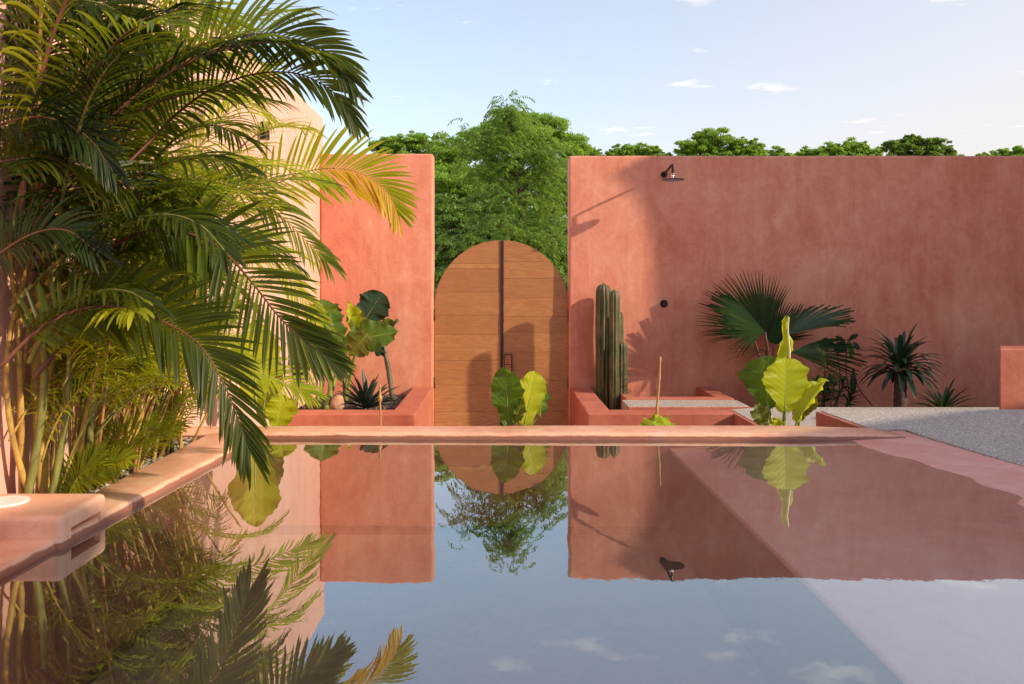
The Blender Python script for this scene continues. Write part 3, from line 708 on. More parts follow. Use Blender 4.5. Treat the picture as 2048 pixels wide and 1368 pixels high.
bm = bmesh.new(); bm_box(bm, -1.919, -1.895, sy - 0.02, sy + 0.02, sz - 0.03, sz + 0.03, 0.003, 1); from_bm('bracket', bm, M['black'], t)

# ---------------------------------------------------------------- pebbles and chips
def ico(sub=1):
    bm = bmesh.new(); bmesh.ops.create_icosphere(bm, subdivisions=sub, radius=1.0)
    v = np.array([x.co[:] for x in bm.verts]); f = np.array([[q.index for q in p.verts] for p in bm.faces]); bm.free(); return v, f
def scatter_stones(name, pts, sizes, mat, sub, seed, flatz=0.55):
    g = np.random.default_rng(seed); v0, f0 = ico(sub); n = len(pts)
    V = np.empty((n, len(v0), 3)); pts = np.asarray(pts)
    for i in range(n):
        s = sizes[i] * np.array([g.uniform(0.8, 1.4), g.uniform(0.6, 1.0), flatz * g.uniform(0.7, 1.2)])
        a = g.uniform(0, 6.28); tl = g.normal(0, 0.3); ca, sa = math.cos(a), math.sin(a); ct, st = math.cos(tl), math.sin(tl)
        Rm = np.array([[ca, -sa, 0], [sa, ca, 0], [0, 0, 1]]) @ np.array([[1, 0, 0], [0, ct, -st], [0, st, ct]])
        vv = v0 * (1 + g.normal(0, 0.07, (len(v0), 1)))
        V[i] = (vv * s) @ Rm.T + pts[i]
    F = (f0[None] + (np.arange(n) * len(v0))[:, None, None]).reshape(-1, 3)
    return from_np(name, V.reshape(-1, 3), F, mat, smooth=sub > 1)
g = np.random.default_rng(3)
pts = np.stack([g.uniform(-1.905, -1.70, 1900), g.uniform(2.9, 4.62, 1900), g.uniform(-0.012, 0.008, 1900)], 1)
tag(scatter_stones('river_pebbles', pts, g.uniform(0.009, 0.019, 1900), M['pebble'], 2, 5), 'grey and tan river pebbles in the narrow palm bed', 'pebbles', kind='stuff')
pts = np.stack([g.uniform(-1.90, -0.94, 4200), g.uniform(6.99, 8.50, 4200), g.uniform(-0.288, -0.272, 4200)], 1)
tag(scatter_stones('gravel_chips', pts, g.uniform(0.006, 0.014, 4200), M['chips'], 1, 6, 0.8), 'dark stone chips covering the left planter', 'gravel', kind='stuff')
v0, f0 = ico(3)
sv = []
for p in v0:
    r_ = 1 + 0.16 * mnoise.noise(Vector(p) * 1.6)
    sv.append((p[0]*0.075*r_, p[1]*0.06*r_, p[2]*0.10*r_ if p[2] > 0 else p[2]*0.05*r_))
c = P(675, 812, 7.15); sv = [(x*0.85 + c.x + z*0.1, y + c.y, z + c.z) for x, y, z in sv]
tag(from_np('boulder', sv, f0, M['stone'], smooth=True), 'pale orange pointed stone among the planter leaves', 'stone')

# ---------------------------------------------------------------- foliage builders
def leaflet_geo(acc, p0, d, nrm, L, w, droop, seg=6, fold=0.35, twist=0.0):
    """one folded strap leaf: three verts per ring"""
    d = d.normalized(); cur = Vector(p0); vs = []
    side = d.cross(nrm).normalized()
    for i in range(seg + 1):
        u = i / seg
        ww = w * (math.sin(math.pi * min(1, u * 0.86 + 0.10)) ** 0.62) * (1 if u < 0.97 else 0.15)
        if i == 0: ww = w * 0.35
        if i == seg: ww = w * 0.04
        sd = (side * math.cos(twist * u) + nrm * math.sin(twist * u)).normalized()
        nn = d.cross(sd).normalized() * -1
        vs += [cur - sd * ww * 0.5 + nn * ww * fold * 0.5, Vector(cur), cur + sd * ww * 0.5 + nn * ww * fold * 0.5]
        d = (d + Vector((0, 0, -1)) * droop / seg * (0.5 + 1.2 * u)).normalized()
        cur = cur + d * L / seg
        side = (side - d * side.dot(d)).normalized(); nrm = side.cross(d).normalized()
    fs = []
    for i in range(seg):
        a = i * 3
        fs += [(a, a + 1, a + 4, a + 3), (a + 1, a + 2, a + 5, a + 4)]
    acc.add(vs, fs)

def frond(parent, pts, n=46, L=0.42, w=0.024, up=(0, -0.6, 0.8), mat='palm_mid', rib='cane', droop=0.55, bare=0.12, vee=0.35, a0=70, a1=22,
          split=False, rad=0.011, seed=None, tipfrac=0.55, halves=(1, 1), bent=0.0, mat2=None, sw=None):
    r = random.Random(seed if seed is not None else rng.random())
    path = bez(pts, n + 1)
    a_r = Acc(); tube(a_r, path, [rad * (1 - 0.82 * i / n) for i in range(n + 1)], 6)
    fo = a_r.build('frond', M[rib], parent)
    up = Vector(up).normalized()
    la = Acc(); la2 = Acc()
    for i in range(int(n * bare), n + 1):
        t_ = i / n; s_ = max(0.0, (t_ - bare) / (1 - bare))
        T = (path[min(i + 1, n)] - path[max(i - 1, 0)]).normalized()
        Sd = T.cross(up).normalized(); Nn = Sd.cross(T).normalized()
        ang = R(a0 + (a1 - a0) * s_ ** 1.3)
        prof = min(1.0, 0.55 + 1.6 * s_) * (1 - (1 - tipfrac) * max(0, (s_ - 0.45) / 0.55) ** 1.5)
        for k, sg in enumerate((-1, 1)):
            if r.random() > halves[k]: continue
            aa = ang + r.gauss(0, 0.05); vv = vee + r.gauss(0, 0.10)
            d = T * math.cos(aa) + (Sd * sg * math.cos(vv) + Nn * math.sin(vv)) * math.sin(aa)
            ll = L * prof * r.uniform(0.88, 1.08)
            nr = (Nn * math.cos(vv) - Sd * sg * math.sin(vv))
            dr = droop * r.uniform(0.75, 1.3)
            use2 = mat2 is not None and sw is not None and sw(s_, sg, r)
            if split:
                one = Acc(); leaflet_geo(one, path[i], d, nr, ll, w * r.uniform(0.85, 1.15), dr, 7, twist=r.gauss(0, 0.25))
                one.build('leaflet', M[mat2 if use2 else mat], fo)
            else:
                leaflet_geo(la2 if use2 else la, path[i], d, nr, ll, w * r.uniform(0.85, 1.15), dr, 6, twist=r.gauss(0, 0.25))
    if not split:
        if la.v: la.build('leaflets', M[mat], fo)['kind'] = 'stuff'
        if la2.v: la2.build('leaflets', M[mat2], fo)['kind'] = 'stuff'
    return fo

def arc_frond(parent, base, az, el0, length, n=40, bend=1.6, **kw):
    """free arching frond: starts at elevation el0 (deg) heading az (deg from +X, ccw), bends over"""
    pts = [Vector(base)]; e = R(el0); h = Vector((math.cos(R(az)), math.sin(R(az)), 0)); k = 7
    for i in range(k):
        d = h * math.cos(e) + Vector((0, 0, 1)) * math.sin(e)
        pts.append(pts[-1] + d * length / k)
        e -= bend / k * (0.5 + i / k)
    return frond(parent, pts, n=n, **kw)

def cane(parent, base, top, r0, r1, mat='cane', bend=0.05, rings=True):
    base, top = Vector(base), Vector(top); n = 22; acc = Acc(); pts = []; rad = []
    off = Vector((rng.gauss(0, 1), rng.gauss(0, 1), 0)) * bend
    for i in range(n + 1):
        u = i / n
        pts.append(base.lerp(top, u) + off * math.sin(math.pi * u))
        rr = r0 + (r1 - r0) * u
        rad.append(rr * (1.16 if rings and i % 4 == 0 else 1))
    tube(acc, pts, rad, 8); return acc.build('cane', M[mat], parent)

# ---------------------------------------------------------------- areca palms along the peach wall
PALM_GROUP = None
def palm(loc, label, canes, seed):
    global rng
    rng = random.Random(seed)
    t = thing('areca_palm', loc, label, 'palm')
    for (dx, dy, tx, ty, tz, r0, m) in canes:
        cane(t, (loc[0] + dx, loc[1] + dy, loc[2]), (loc[0] + tx, loc[1] + ty, tz), r0, r0 * 0.7, m)
    return t
CAMV = (0.05, -0.9, 0.45)
# A: thick-stemmed palm nearest the skimmer (fronds F1, F2, F5 and the dark mass)
pa = palm((-1.80, 3.12, -0.02), 'tall areca palm with thick canes nearest the skimmer block',
          [(0.0, 0.05, -0.02, 0.15, 1.35, 0.026, 'cane'), (0.05, 0.25, 0.02, 0.30, 1.3, 0.015, 'cane_green'), (-0.05, 0.12, 0.12, 0.2, 1.2, 0.013, 'cane'), (-0.03, 0.30, -0.02, 0.34, 1.2, 0.017, 'cane_green'),
           (0.06, 0.2, 0.3, 0.25, 0.9, 0.010, 'cane'), (-0.02, 0.42, 0.0, 0.45, 1.1, 0.012, 'cane'), (0.03, 0.0, -0.02, 0.05, 1.3, 0.014, 'cane_green')], 11)
def px_path(lst): return [P(*q) for q in lst]
frond(pa, px_path([(60, 400, 3.1), (150, 300, 3.1), (221, 207, 3.1), (316, 134, 3.15), (387, 95, 3.2), (485, 70, 3.2), (563, 72, 3.2), (650, 102, 3.2), (700, 155, 3.2)]),
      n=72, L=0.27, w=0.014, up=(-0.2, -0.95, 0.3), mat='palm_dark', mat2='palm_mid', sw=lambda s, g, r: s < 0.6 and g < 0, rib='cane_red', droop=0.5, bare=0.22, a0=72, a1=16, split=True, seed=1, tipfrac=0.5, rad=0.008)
frond(pa, px_path([(100, 480, 3.1), (200, 380, 3.1), (309, 274, 3.2), (352, 229, 3.2), (422, 179, 3.2), (510, 148, 3.2), (598, 148, 3.2), (668, 186, 3.2), (706, 236, 3.2)]),
      n=70, L=0.24, w=0.0125, up=(-0.1, -0.9, 0.4), mat='palm_dark', rib='cane_red', droop=0.6, bare=0.25, a0=68, a1=14, split=True, seed=2, tipfrac=0.45, rad=0.008)
frond(pa, px_path([(0, 735, 2.85), (70, 665, 2.9), (140, 625, 2.95), (211, 612, 3.0), (281, 623, 3.02), (334, 647, 3.03), (387, 679, 3.03), (422, 721, 3.03), (457, 788, 3.03), (480, 850, 3.03), (497, 895, 3.03)]),
      n=68, L=0.26, w=0.0155, up=(0.25, -0.92, 0.25), mat='palm_dark', rib='cane_red', droop=0.32, bare=0.10, a0=66, a1=18, split=True, seed=3, tipfrac=0.6, rad=0.008)
frond(pa, px_path([(-40, 330, 2.8), (60, 318, 2.9), (160, 330, 3.0), (260, 375, 3.1), (330, 440, 3.2), (400, 530, 3.2)]),
      n=60, L=0.28, w=0.014, up=(0, -0.7, 0.7), mat='palm_dark', rib='cane_red', droop=0.9, bare=0.08, seed=4, rad=0.008)
# B: the large central frond and its neighbours
pb = palm((-1.80, 3.75, -0.02), 'areca palm whose wide frond fans across the middle of the wall',
          [(0, 0, 0.02, 0.05, 1.25, 0.020, 'cane'), (0.04, 0.1, 0.15, 0.15, 1.0, 0.014, 'cane'), (-0.04, -0.1, -0.08, -0.1, 0.9, 0.013, 'cane_green'), (0.05, -0.16, 0.1, -0.1, 0.8, 0.011, 'cane_dry'), (0.0, 0.2, 0.05, 0.3, 0.7, 0.010, 'cane'), (0.06, 0.05, 0.35, 0.1, 0.65, 0.008, 'cane_dry')], 12)
frond(pb, px_path([(150, 560, 3.2), (230, 490, 3.2), (300, 462, 3.2), (350, 462, 3.2), (408, 478, 3.2), (457, 512, 3.2), (510, 572, 3.2), (555, 630, 3.2), (595, 670, 3.2), (635, 700, 3.2), (668, 724, 3.2)]),
      n=70, L=0.30, w=0.0155, up=(0.15, -0.96, 0.1), mat='palm_dark', mat2='palm_mid', sw=lambda s, g, r: r.random() < 0.2, rib='cane_red', droop=0.28, bare=0.16, a0=74, a1=12, split=True, seed=5, tipfrac=0.33, vee=0.2, rad=0.008)
frond(pb, px_path([(180, 620, 3.8), (240, 480, 3.9), (300, 400, 4.0), (380, 360, 4.1), (440, 365, 4.1), (500, 390, 4.15), (560, 430, 4.15), (620, 490, 4.15), (650, 520, 4.15)]),
      n=54, L=0.28, w=0.016, up=(0, -0.5, 0.85), mat='palm_mid', rib='cane', droop=0.8, bare=0.2, seed=6, rad=0.008)
frond(pb, px_path([(200, 760, 3.8), (280, 720, 3.9), (360, 715, 3.9), (440, 725, 3.9), (520, 745, 3.9), (580, 770, 3.9), (612, 785, 3.9)]),
      n=44, L=0.20, w=0.014, up=(0.1, -0.6, 0.8), mat='palm_light', rib='cane', droop=0.5, bare=0.2, seed=66, rad=0.006)
# C: bright fronds against the wall
pc = palm((-1.79, 4.30, -0.02), 'areca palm with bright yellow-tipped frond reaching over the short wall',
          [(0, 0, 0.0, 0.1, 1.2, 0.018, 'cane'), (0.03, 0.12, 0.1, 0.2, 0.9, 0.012, 'cane'), (-0.03, -0.12, -0.04, -0.1, 0.9, 0.012, 'cane_green'), (0.03, -0.2, 0.2, -0.1, 0.6, 0.008, 'cane'), (0.05, 0.2, 0.3, 0.3, 0.5, 0.008, 'cane')], 13)
frond(pc, px_path([(225, 560, 4.3), (330, 480, 4.5), (420, 425, 4.7), (480, 400, 4.85), (520, 383, 4.9), (598, 348, 4.9), (650, 337, 4.9), (700, 340, 4.9), (745, 358, 4.9), (778, 390, 4.9), (797, 428, 4.9)]),
      n=70, L=0.34, w=0.017, up=(0.0, -0.97, 0.15), mat='palm_light', mat2='palm_yellow', sw=lambda s, g, r: s > 0.45 and g > 0, rib='cane', droop=0.22, bare=0.28, a0=60, a1=24, split=True, seed=7, tipfrac=0.42, vee=0.25, rad=0.008)
frond(pc, px_path([(240, 600, 4.3), (300, 450, 4.5), (380, 320, 4.7), (440, 240, 4.8), (490, 185, 4.9), (530, 150, 4.9)]), n=50, L=0.32, w=0.014, up=(-0.1, -0.8, 0.5), mat='palm_light', rib='cane_green', droop=0.9, bare=0.35, a0=34, a1=12, seed=8, rad=0.008)
frond(pc, px_path([(260, 640, 4.3), (340, 560, 4.4), (430, 500, 4.6), (500, 500, 4.7), (560, 540, 4.8), (600, 590, 4.8), (640, 640, 4.8)]), n=46, L=0.26, w=0.014, up=(0, -0.6, 0.8), mat='palm_light', rib='cane', droop=0.7, bare=0.2, seed=9, rad=0.007)
# free arching fronds filling the mass
def fill(t, loc, specs, seed):
    r = random.Random(seed)
    for (z, az, el0, ln, m, wd) in specs:
        base = (loc[0] + r.uniform(-0.05, 0.1), loc[1] + r.uniform(-0.1, 0.1), z)
        arc_frond(t, base, az + r.gauss(0, 6), el0 + r.gauss(0, 4), ln * r.uniform(0.9, 1.1), n=46, bend=r.uniform(1.3, 2.1), L=0.34 * ln / 1.3, w=wd, up=(0, -0.25, 0.95), mat=m, rib=r.choice(['cane', 'cane_green', 'cane_red']),
                  droop=r.uniform(0.6, 1.1), bare=0.16, seed=r.random())
fill(pa, (-1.80, 3.2), [(1.05, -35, 75, 1.4, 'palm_mid', .012), (1.1, -5, 70, 1.5, 'palm_dark', .013), (1.1, 30, 78, 1.6, 'palm_dark', .013), (1.0, 60, 66, 1.4, 'palm_light', .012), (0.95, -5, 50, 1.1, 'palm_dark', .013),
                      (0.9, 25, 40, 1.0, 'palm_dark', .013), (0.85, 75, 50, 1.1, 'palm_mid', .012), (1.1, 100, 80, 1.4, 'palm_dark', .013), (1.15, 10, 84, 1.8, 'palm_dark', .013),
                      (1.1, -60, 84, 1.7, 'palm_dark', .013), (0.9, -40, 45, 0.9, 'palm_dark', .013), (0.8, 50, 35, 0.9, 'palm_mid', .012), (0.85, 5, 62, 0.9, 'palm_mid', .012), (1.0, 80, 76, 1.3, 'palm_mid', .012)], 21)
fill(pb, (-1.80, 3.8), [(1.2, 20, 78, 1.6, 'palm_mid', .012), (1.2, 50, 70, 1.4, 'palm_mid', .011), (1.1, -30, 62, 1.2, 'palm_mid', .012), (1.0, 75, 60, 1.2, 'palm_light', .014), (0.95, 5, 48, 1.0, 'palm_mid', .011),
                      (0.85, 40, 40, 0.9, 'palm_mid', .014), (1.2, 80, 82, 1.6, 'palm_light', .011), (0.7, 10, 60, 0.8, 'palm_light', .013), (1.25, -10, 86, 1.7, 'palm_mid', .012)], 22)
fill(pc, (-1.79, 4.35), [(1.1, 60, 72, 1.3, 'palm_light', .013), (1.1, 10, 66, 1.1, 'palm_light', .013), (1.0, 85, 60, 1.2, 'palm_light', .013), (0.8, 35, 50, 0.8, 'palm_light', .012),
                      (0.7, 70, 55, 0.8, 'palm_light', .012), (1.2, 75, 84, 1.5, 'palm_light', .014)], 23)
pd = palm((-1.83, 3.06, -0.02), 'areca palm cut by the left edge of the frame, beside the white lid',
          [(0.0, 0.0, -0.03, 0.05, 1.2, 0.016, 'cane_green'), (0.03, 0.06, 0.0, 0.12, 1.1, 0.012, 'cane'), (-0.03, 0.05, -0.05, 0.0, 1.1, 0.013, 'cane'), (-0.05, 0.10, -0.03, 0.2, 1.0, 0.010, 'cane_dry')], 14)
fill(pd, (-1.83, 3.05), [(1.0, -15, 80, 1.3, 'palm_deep', .013), (1.0, 20, 72, 1.2, 'palm_mid', .013), (0.9, -40, 70, 1.0, 'palm_deep', .012), (1.1, 60, 80, 1.3, 'palm_mid', .013), (0.8, 0, 50, 0.9, 'palm_deep', .012),
                      (0.9, 85, 70, 1.1, 'palm_dark', .012), (0.75, 40, 45, 0.8, 'palm_dark', .014), (0.6, -20, 60, 0.7, 'palm_dark', .012), (0.55, 30, 55, 0.7, 'palm_light', .012), (1.15, -30, 84, 1.6, 'palm_mid', .013), (1.1, 5, 60, 1.2, 'palm_deep', .013)], 24)
for k in range(10):
    rq = random.Random(300 + k)
    arc_frond(pd, (-1.86 + rq.uniform(-0.02, 0.12), rq.uniform(3.05, 3.3), rq.uniform(0.2, 0.7)), rq.uniform(-30, 90), rq.uniform(45, 80), rq.uniform(0.4, 0.7), n=28, bend=1.3, L=0.15, w=0.009, up=(0, -0.3, 0.9), mat='palm_light', rib='cane', droop=0.7, bare=0.18, rad=0.005, seed=k)
for q, (pth, L_, w_) in enumerate([
        ([(-80, 300, 2.9), (0, 250, 2.9), (90, 235, 2.9), (170, 270, 2.9), (225, 340, 2.9)], .20, .011),
        ([(-80, 560, 2.9), (-20, 520, 2.9), (60, 470, 2.9), (130, 460, 2.9), (190, 500, 2.9)], .20, .011)]):
    frond(pd, px_path(pth), n=52, L=L_, w=w_, up=(0.1 * (q % 2), -0.8, 0.6), mat='palm_deep', rib='cane_red', droop=0.7, bare=0.06, a0=68, a1=18, seed=500 + q, rad=0.007)
for q, (pth, m_) in enumerate([
        ([(40, 300, 3.2), (60, 180, 3.2), (100, 80, 3.2), (160, 10, 3.2), (240, -30, 3.2)], 'palm_mid'),
        ([(120, 330, 3.3), (160, 200, 3.3), (220, 100, 3.3), (300, 40, 3.3), (390, 20, 3.3), (450, 40, 3.3)], 'palm_light'),
        ([(-20, 260, 3.1), (20, 130, 3.1), (80, 60, 3.1), (160, 45, 3.1), (230, 80, 3.1)], 'palm_dark'),
        ([(60, 420, 3.2), (110, 260, 3.3), (180, 160, 3.3), (260, 120, 3.3), (340, 130, 3.3)], 'palm_mid'),
        ([(-30, 120, 3.1), (40, 30, 3.1), (120, 0, 3.1), (210, 10, 3.1), (290, 60, 3.1)], 'palm_dark'),
        ([(200, 430, 3.5), (240, 300, 3.5), (290, 200, 3.5), (350, 140, 3.5), (430, 110, 3.5)], 'palm_light')]):
    frond(pa, px_path(pth), n=58, L=0.25, w=0.012, up=(0, -0.8, 0.6), mat=m_, rib='cane_red' if q % 2 else 'cane_green', droop=0.6, bare=0.12, a0=66, a1=18, seed=600 + q, rad=0.007)
rf = random.Random(55)
for tgt, lo, hi, cnt in ((pa, 3.15, 3.5, 22), (pb, 3.5, 4.1, 32), (pc, 4.0, 4.6, 24)):
    for k in range(cnt):
        z = rf.uniform(0.2, 1.25); ln = rf.uniform(0.45, 0.95)
        arc_frond(tgt, (-1.85 + rf.uniform(-0.02, 0.16), rf.uniform(lo, hi), z), rf.uniform(-35, 100), rf.uniform(38, 82), ln, n=30, bend=rf.uniform(0.9, 1.9), L=0.20 * ln / 0.8, w=rf.uniform(0.007, 0.0105),
                  up=(0, -0.3, 0.9), mat=rf.choice(['palm_light', 'palm_light', 'palm_mid']), rib=rf.choice(['cane', 'cane_green']), droop=rf.uniform(0.5, 1.0), bare=0.18, rad=0.005, seed=rf.random())
# young feathery palms low in the bed
k_lab = ['young feathery palm low in the pebbles beside the coping corner', 'low leafy palm seedling between the canes and the coping', 'small bright green palm sprouting behind the skimmer block', 'thin palm sprout growing at the foot of the thick canes']
for i, (yy, hh, cnt) in enumerate([(4.22, 0.36, 9), (3.80, 0.26, 6), (3.24, 0.2, 5), (3.5, 0.22, 5)]):
    t = thing('young_palm', (-1.76, yy, -0.01), k_lab[i], 'palm', 'young palms sprouting in the pebble bed')
    r = random.Random(31 + i)
    for j in range(cnt):
        arc_frond(t, (-1.77 + r.uniform(-0.04, 0.05), yy + r.uniform(-0.1, 0.1), -0.01), r.uniform(-80, 95), r.uniform(55, 85), hh * r.uniform(0.9, 1.5), n=24, bend=r.uniform(0.7, 1.5), L=0.11, w=0.008, mat=r.choice(['palm_mid', 'palm_mid', 'palm_light']),
                  rib='cane_green', droop=0.5, bare=0.25, rad=0.005, seed=r.random())
# slim canes and shoots
t = thing('cane_clump', (-1.80, 3.55, -0.02), 'clump of slim leaning yellow palm canes between the two tall palms', 'palm')
rng = random.Random(41)
for i in range(30):
    y = rng.uniform(3.15, 4.4); x = rng.uniform(-1.88, -1.72)
    cane(t, (x, y, -0.02), (x + rng.uniform(-0.08, 0.30), y + rng.uniform(-0.15, 0.3), rng.uniform(0.45, 1.0)), rng.uniform(0.005, 0.012), 0.004, rng.choice(['cane', 'cane', 'cane_dry', 'cane_green']), 0.03)
rs = random.Random(42)
for i in range(12):
    y = rs.uniform(3.2, 4.4); arc_frond(t, (-1.80 + rs.uniform(-0.05, 0.12), y, rs.uniform(0.3, 0.7)), rs.uniform(-70, 90), rs.uniform(50, 80), rs.uniform(0.5, 0.9), n=28, bend=1.4, L=0.24, w=0.015, mat=rs.choice(['palm_mid', 'palm_light', 'palm_light']), rib='cane', droop=0.8, bare=0.15, rad=0.006, seed=rs.random())

# ---------------------------------------------------------------- elephant ears
def big_leaf(parent, base, tip, normal, width, mat, curl=0.15, fold=0.25, ruffle=0.02, lobe=0.16, seed=0, stem_to=None, stem_r=0.012, stem_mat='petiole', wpow=0.75, roll=0.0, quilt=0.0035, peak=0.40):
    base, tip = Vector(base), Vector(tip); ax = tip - base; L = ax.length; d = ax / L
    nrm = Vector(normal); nrm = (nrm - d * nrm.dot(d)).normalized(); side = d.cross(nrm).normalized()
    nu, nv = 34, 10; r = random.Random(seed); ph = r.uniform(0, 6)
    vs = []; uv = []
    def wprof(u):
        return (u / peak) ** 0.55 * (1 if u < peak else 1) if u < peak else max(0.0, math.cos((u - peak) / (1 - peak) * math.pi / 2)) ** wpow
    for sg in (-1, 1):
        for i in range(nu + 1):
            u = i / nu
            hw = width / 2 * max(0.02, wprof(u) if u > 0.0 else 0.12)
            if u < 0.12: hw = max(hw, width / 2 * 0.5 * (u / 0.12) ** 0.4)
            for j in range(nv + 1):
                v = j / nv
                back = lobe * L * (1 - u) ** 4 * (v ** 0.8) * (1.4 - v * 0.55)
                s = u * L - back + 0.06 * L * v * math.sin(math.pi * u)
                edge = v ** 2
                lat = sg * v * hw * (1 + (0.055 * math.sin(u * 23 + ph + sg) + 0.035 * math.sin(u * 57 + ph * 3) + 0.07 * math.sin(u * 8 + ph * 2 + 2 * sg)) * edge)
                wav = ruffle * edge * math.sin(u * 19 + ph * 2 + sg * 1.3) + ruffle * 0.6 * edge * math.sin(u * 41 + ph)
                qu = quilt * math.sin((u * 9 - v * 2.6) * 2 * math.pi) * math.sin(math.pi * min(1, v * 1.05)) * 0.5
                rl = roll * v * v * hw
                h = fold * abs(lat) - curl * L * (u - 0.1) ** 2 + wav + qu * (1 - u * 0.6) + rl
                p = base + d * s + side * lat * math.cos(roll * v) + nrm * h
                vs.append(p); uv.append((u, v))
    fs = []; M_ = (nu + 1) * (nv + 1)
    for k in range(2):
        for i in range(nu):
            for j in range(nv):
                a = k * M_ + i * (nv + 1) + j; q = (a, a + 1, a + nv + 2, a + nv + 1)
                fs.append(q if k else q[::-1])
    me = bpy.data.meshes.new('leaf'); me.from_pydata([tuple(v) for v in vs], [], fs); me.update()
    ul = me.uv_layers.new(name='UVMap')
    li = np.empty(len(me.loops), dtype=np.int32); me.loops.foreach_get('vertex_index', li)
    ul.data.foreach_set('uv', np.array(uv, dtype=np.float32)[li].ravel())
    o = link('leaf', me, M[mat], parent, True)
    acc = Acc()                                       # midrib
    tube(acc, [base + d * L * u + nrm * (-curl * L * (u - 0.1) ** 2 - 0.002) for u in [k / 12 for k in range(13)]], [0.006 * (1 - 0.8 * k / 12) * (L / 0.35) for k in range(13)], 6)
    acc.build('midrib', M[stem_mat], o)
    if stem_to is not None:
        g0 = Vector(stem_to); acc = Acc()
        mid = g0.lerp(base, 0.55) + (Vector((0, 0, 1)) * (base - g0).length * 0.05 - nrm * 0.02)
        tube(acc, bez([g0, mid, base + d * 0.01], 14), [stem_r * (1.5 - 0.9 * k / 13) for k in range(14)], 8)
        acc.build('petiole', M[stem_mat], parent)
    return o
# centre pair in front of the gate
Yc = 5.12
t = thing('elephant_ear', (XP(1040, Yc), Yc, -0.16), 'elephant ear with one dark and one bright yellow leaf before the gate', 'plant')
b0 = (XP(1032, Yc), Yc, -0.16)
big_leaf(t, P(1018, 850, Yc), P(1010, 733, Yc - .02), (-0.2, -1, 0.1), 0.215, 'leaf_green', curl=-0.05, fold=0.12, lobe=0.02, seed=1, stem_to=b0, wpow=0.6, peak=0.5)
big_leaf(t, P(1048, 852, Yc + .02), P(1071, 742, Yc + .05), (0.25, -1, 0.1), 0.205, 'leaf_yellow', curl=0.05, fold=0.1, lobe=0.02, ruffle=0.012, seed=2, stem_to=(b0[0] + 0.03, Yc + 0.03, -0.16), wpow=0.5, peak=0.5)
big_leaf(t, P(1080, 832, Yc + .1), P(1091, 764, Yc + .12), (0.7, -1, 0.1), 0.09, 'leaf_green', fold=0.3, lobe=0.05, seed=3, stem_to=(b0[0] + 0.04, Yc + 0.06, -0.16), stem_r=0.006)
big_leaf(t, P(1032, 846, Yc - .02), P(1046, 796, Yc - .04), (0.1, -1, 0.3), 0.075, 'leaf_olive', fold=0.25, lobe=0.05, seed=4, stem_to=(b0[0], Yc - 0.02, -0.16), stem_r=0.005)
# right pair
Yr = 5.15
t = thing('elephant_ear', (XP(1572, Yr), Yr, -0.16), 'large elephant ear with a furled twisted new leaf right of the cactus', 'plant')
g0 = (XP(1572, Yr), Yr, -0.16)
big_leaf(t, P(1570, 815, Yr - .03), P(1573, 716, Yr - .05), (0.15, -1, 0.12), 0.315, 'leaf_yellow', curl=0.06, fold=0.10, ruffle=0.012, lobe=0.13, seed=11, stem_to=g0, wpow=0.42, peak=0.45)
big_leaf(t, P(1534, 806, Yr + .14), P(1536, 712, Yr + .15), (-0.45, -1, 0.05), 0.34, 'leaf_green', curl=0.10, fold=0.22, lobe=0.14, seed=12, stem_to=(g0[0] - 0.05, Yr + 0.05, -0.16), wpow=0.5, peak=0.45)
big_leaf(t, P(1597, 838, Yr), P(1646, 752, Yr + .02), (-0.9, -0.7, 0.35), 0.15, 'leaf_yellow', curl=0.22, fold=0.45, lobe=0.10, seed=13, stem_to=(g0[0] + 0.06, Yr, -0.16), roll=0.5)
big_leaf(t, P(1595, 838, Yr + .12), P(1622, 775, Yr + .16), (-0.5, -1, 0.2), 0.16, 'leaf_olive', fold=0.3, lobe=0.12, seed=14, stem_to=(g0[0] + 0.05, Yr + .03, -0.16))
big_leaf(t, P(1532, 862, Yr - .06), P(1514, 808, Yr - .08), (-0.1, -1, 0.2), 0.115, 'leaf_olive', fold=0.2, lobe=0.05, seed=15, stem_to=(g0[0] - 0.08, Yr - .05, -0.16), stem_r=0.006, peak=0.55)
big_leaf(t, P(1545, 862, Yr - .02), P(1560, 836, Yr - .04), (0.3, -1, 0.6), 0.10, 'leaf_yellow', fold=0.3, lobe=0.05, seed=16)
# furled new leaf: a loosely rolled, torn blade with a white midrib
nl = Acc(); vs = []; nr_, nc_ = 30, 10
for i in range(nr_ + 1):
    u = i / nr_; c = P(1578 - 14 * (1 - u) ** 1.5 - 4 * math.sin(u * 9), 752 - 118 * u, Yr + 0.08)
    rr = (0.062 * (1 - u) ** 0.7 * (0.75 + 0.25 * math.sin(u * 14 + 1)) + 0.006) * (1.0 if u < 0.93 else 1.4)
    for j in range(nc_ + 1):
        a = -0.4 + 4.3 * j / nc_ + 0.5 * math.sin(u * 7)
        q = rr * (1 + 0.16 * math.sin(u * 33 + j) + 0.28 * (j / nc_))
        vs.append((c.x - 0.01 + q * math.cos(a) * 0.9, c.y + q * math.sin(a) * 0.6, c.z + 0.012 * math.sin(j * 1.3 + u * 20)))
fs = [(i*(nc_+1)+j, i*(nc_+1)+j+1, (i+1)*(nc_+1)+j+1, (i+1)*(nc_+1)+j) for i in range(nr_) for j in range(nc_)]
me = bpy.data.meshes.new('furled_leaf'); me.from_pydata(vs, [], fs); me.update()
ul = me.uv_layers.new(name='UVMap')
for k_, lp in enumerate(me.loops):
    q = lp.vertex_index; ul.data[k_].uv = ((q // (nc_ + 1)) / nr_, (q % (nc_ + 1)) / nc_)
fl = link('furled_leaf', me, M['leaf_yellow'], t, True)
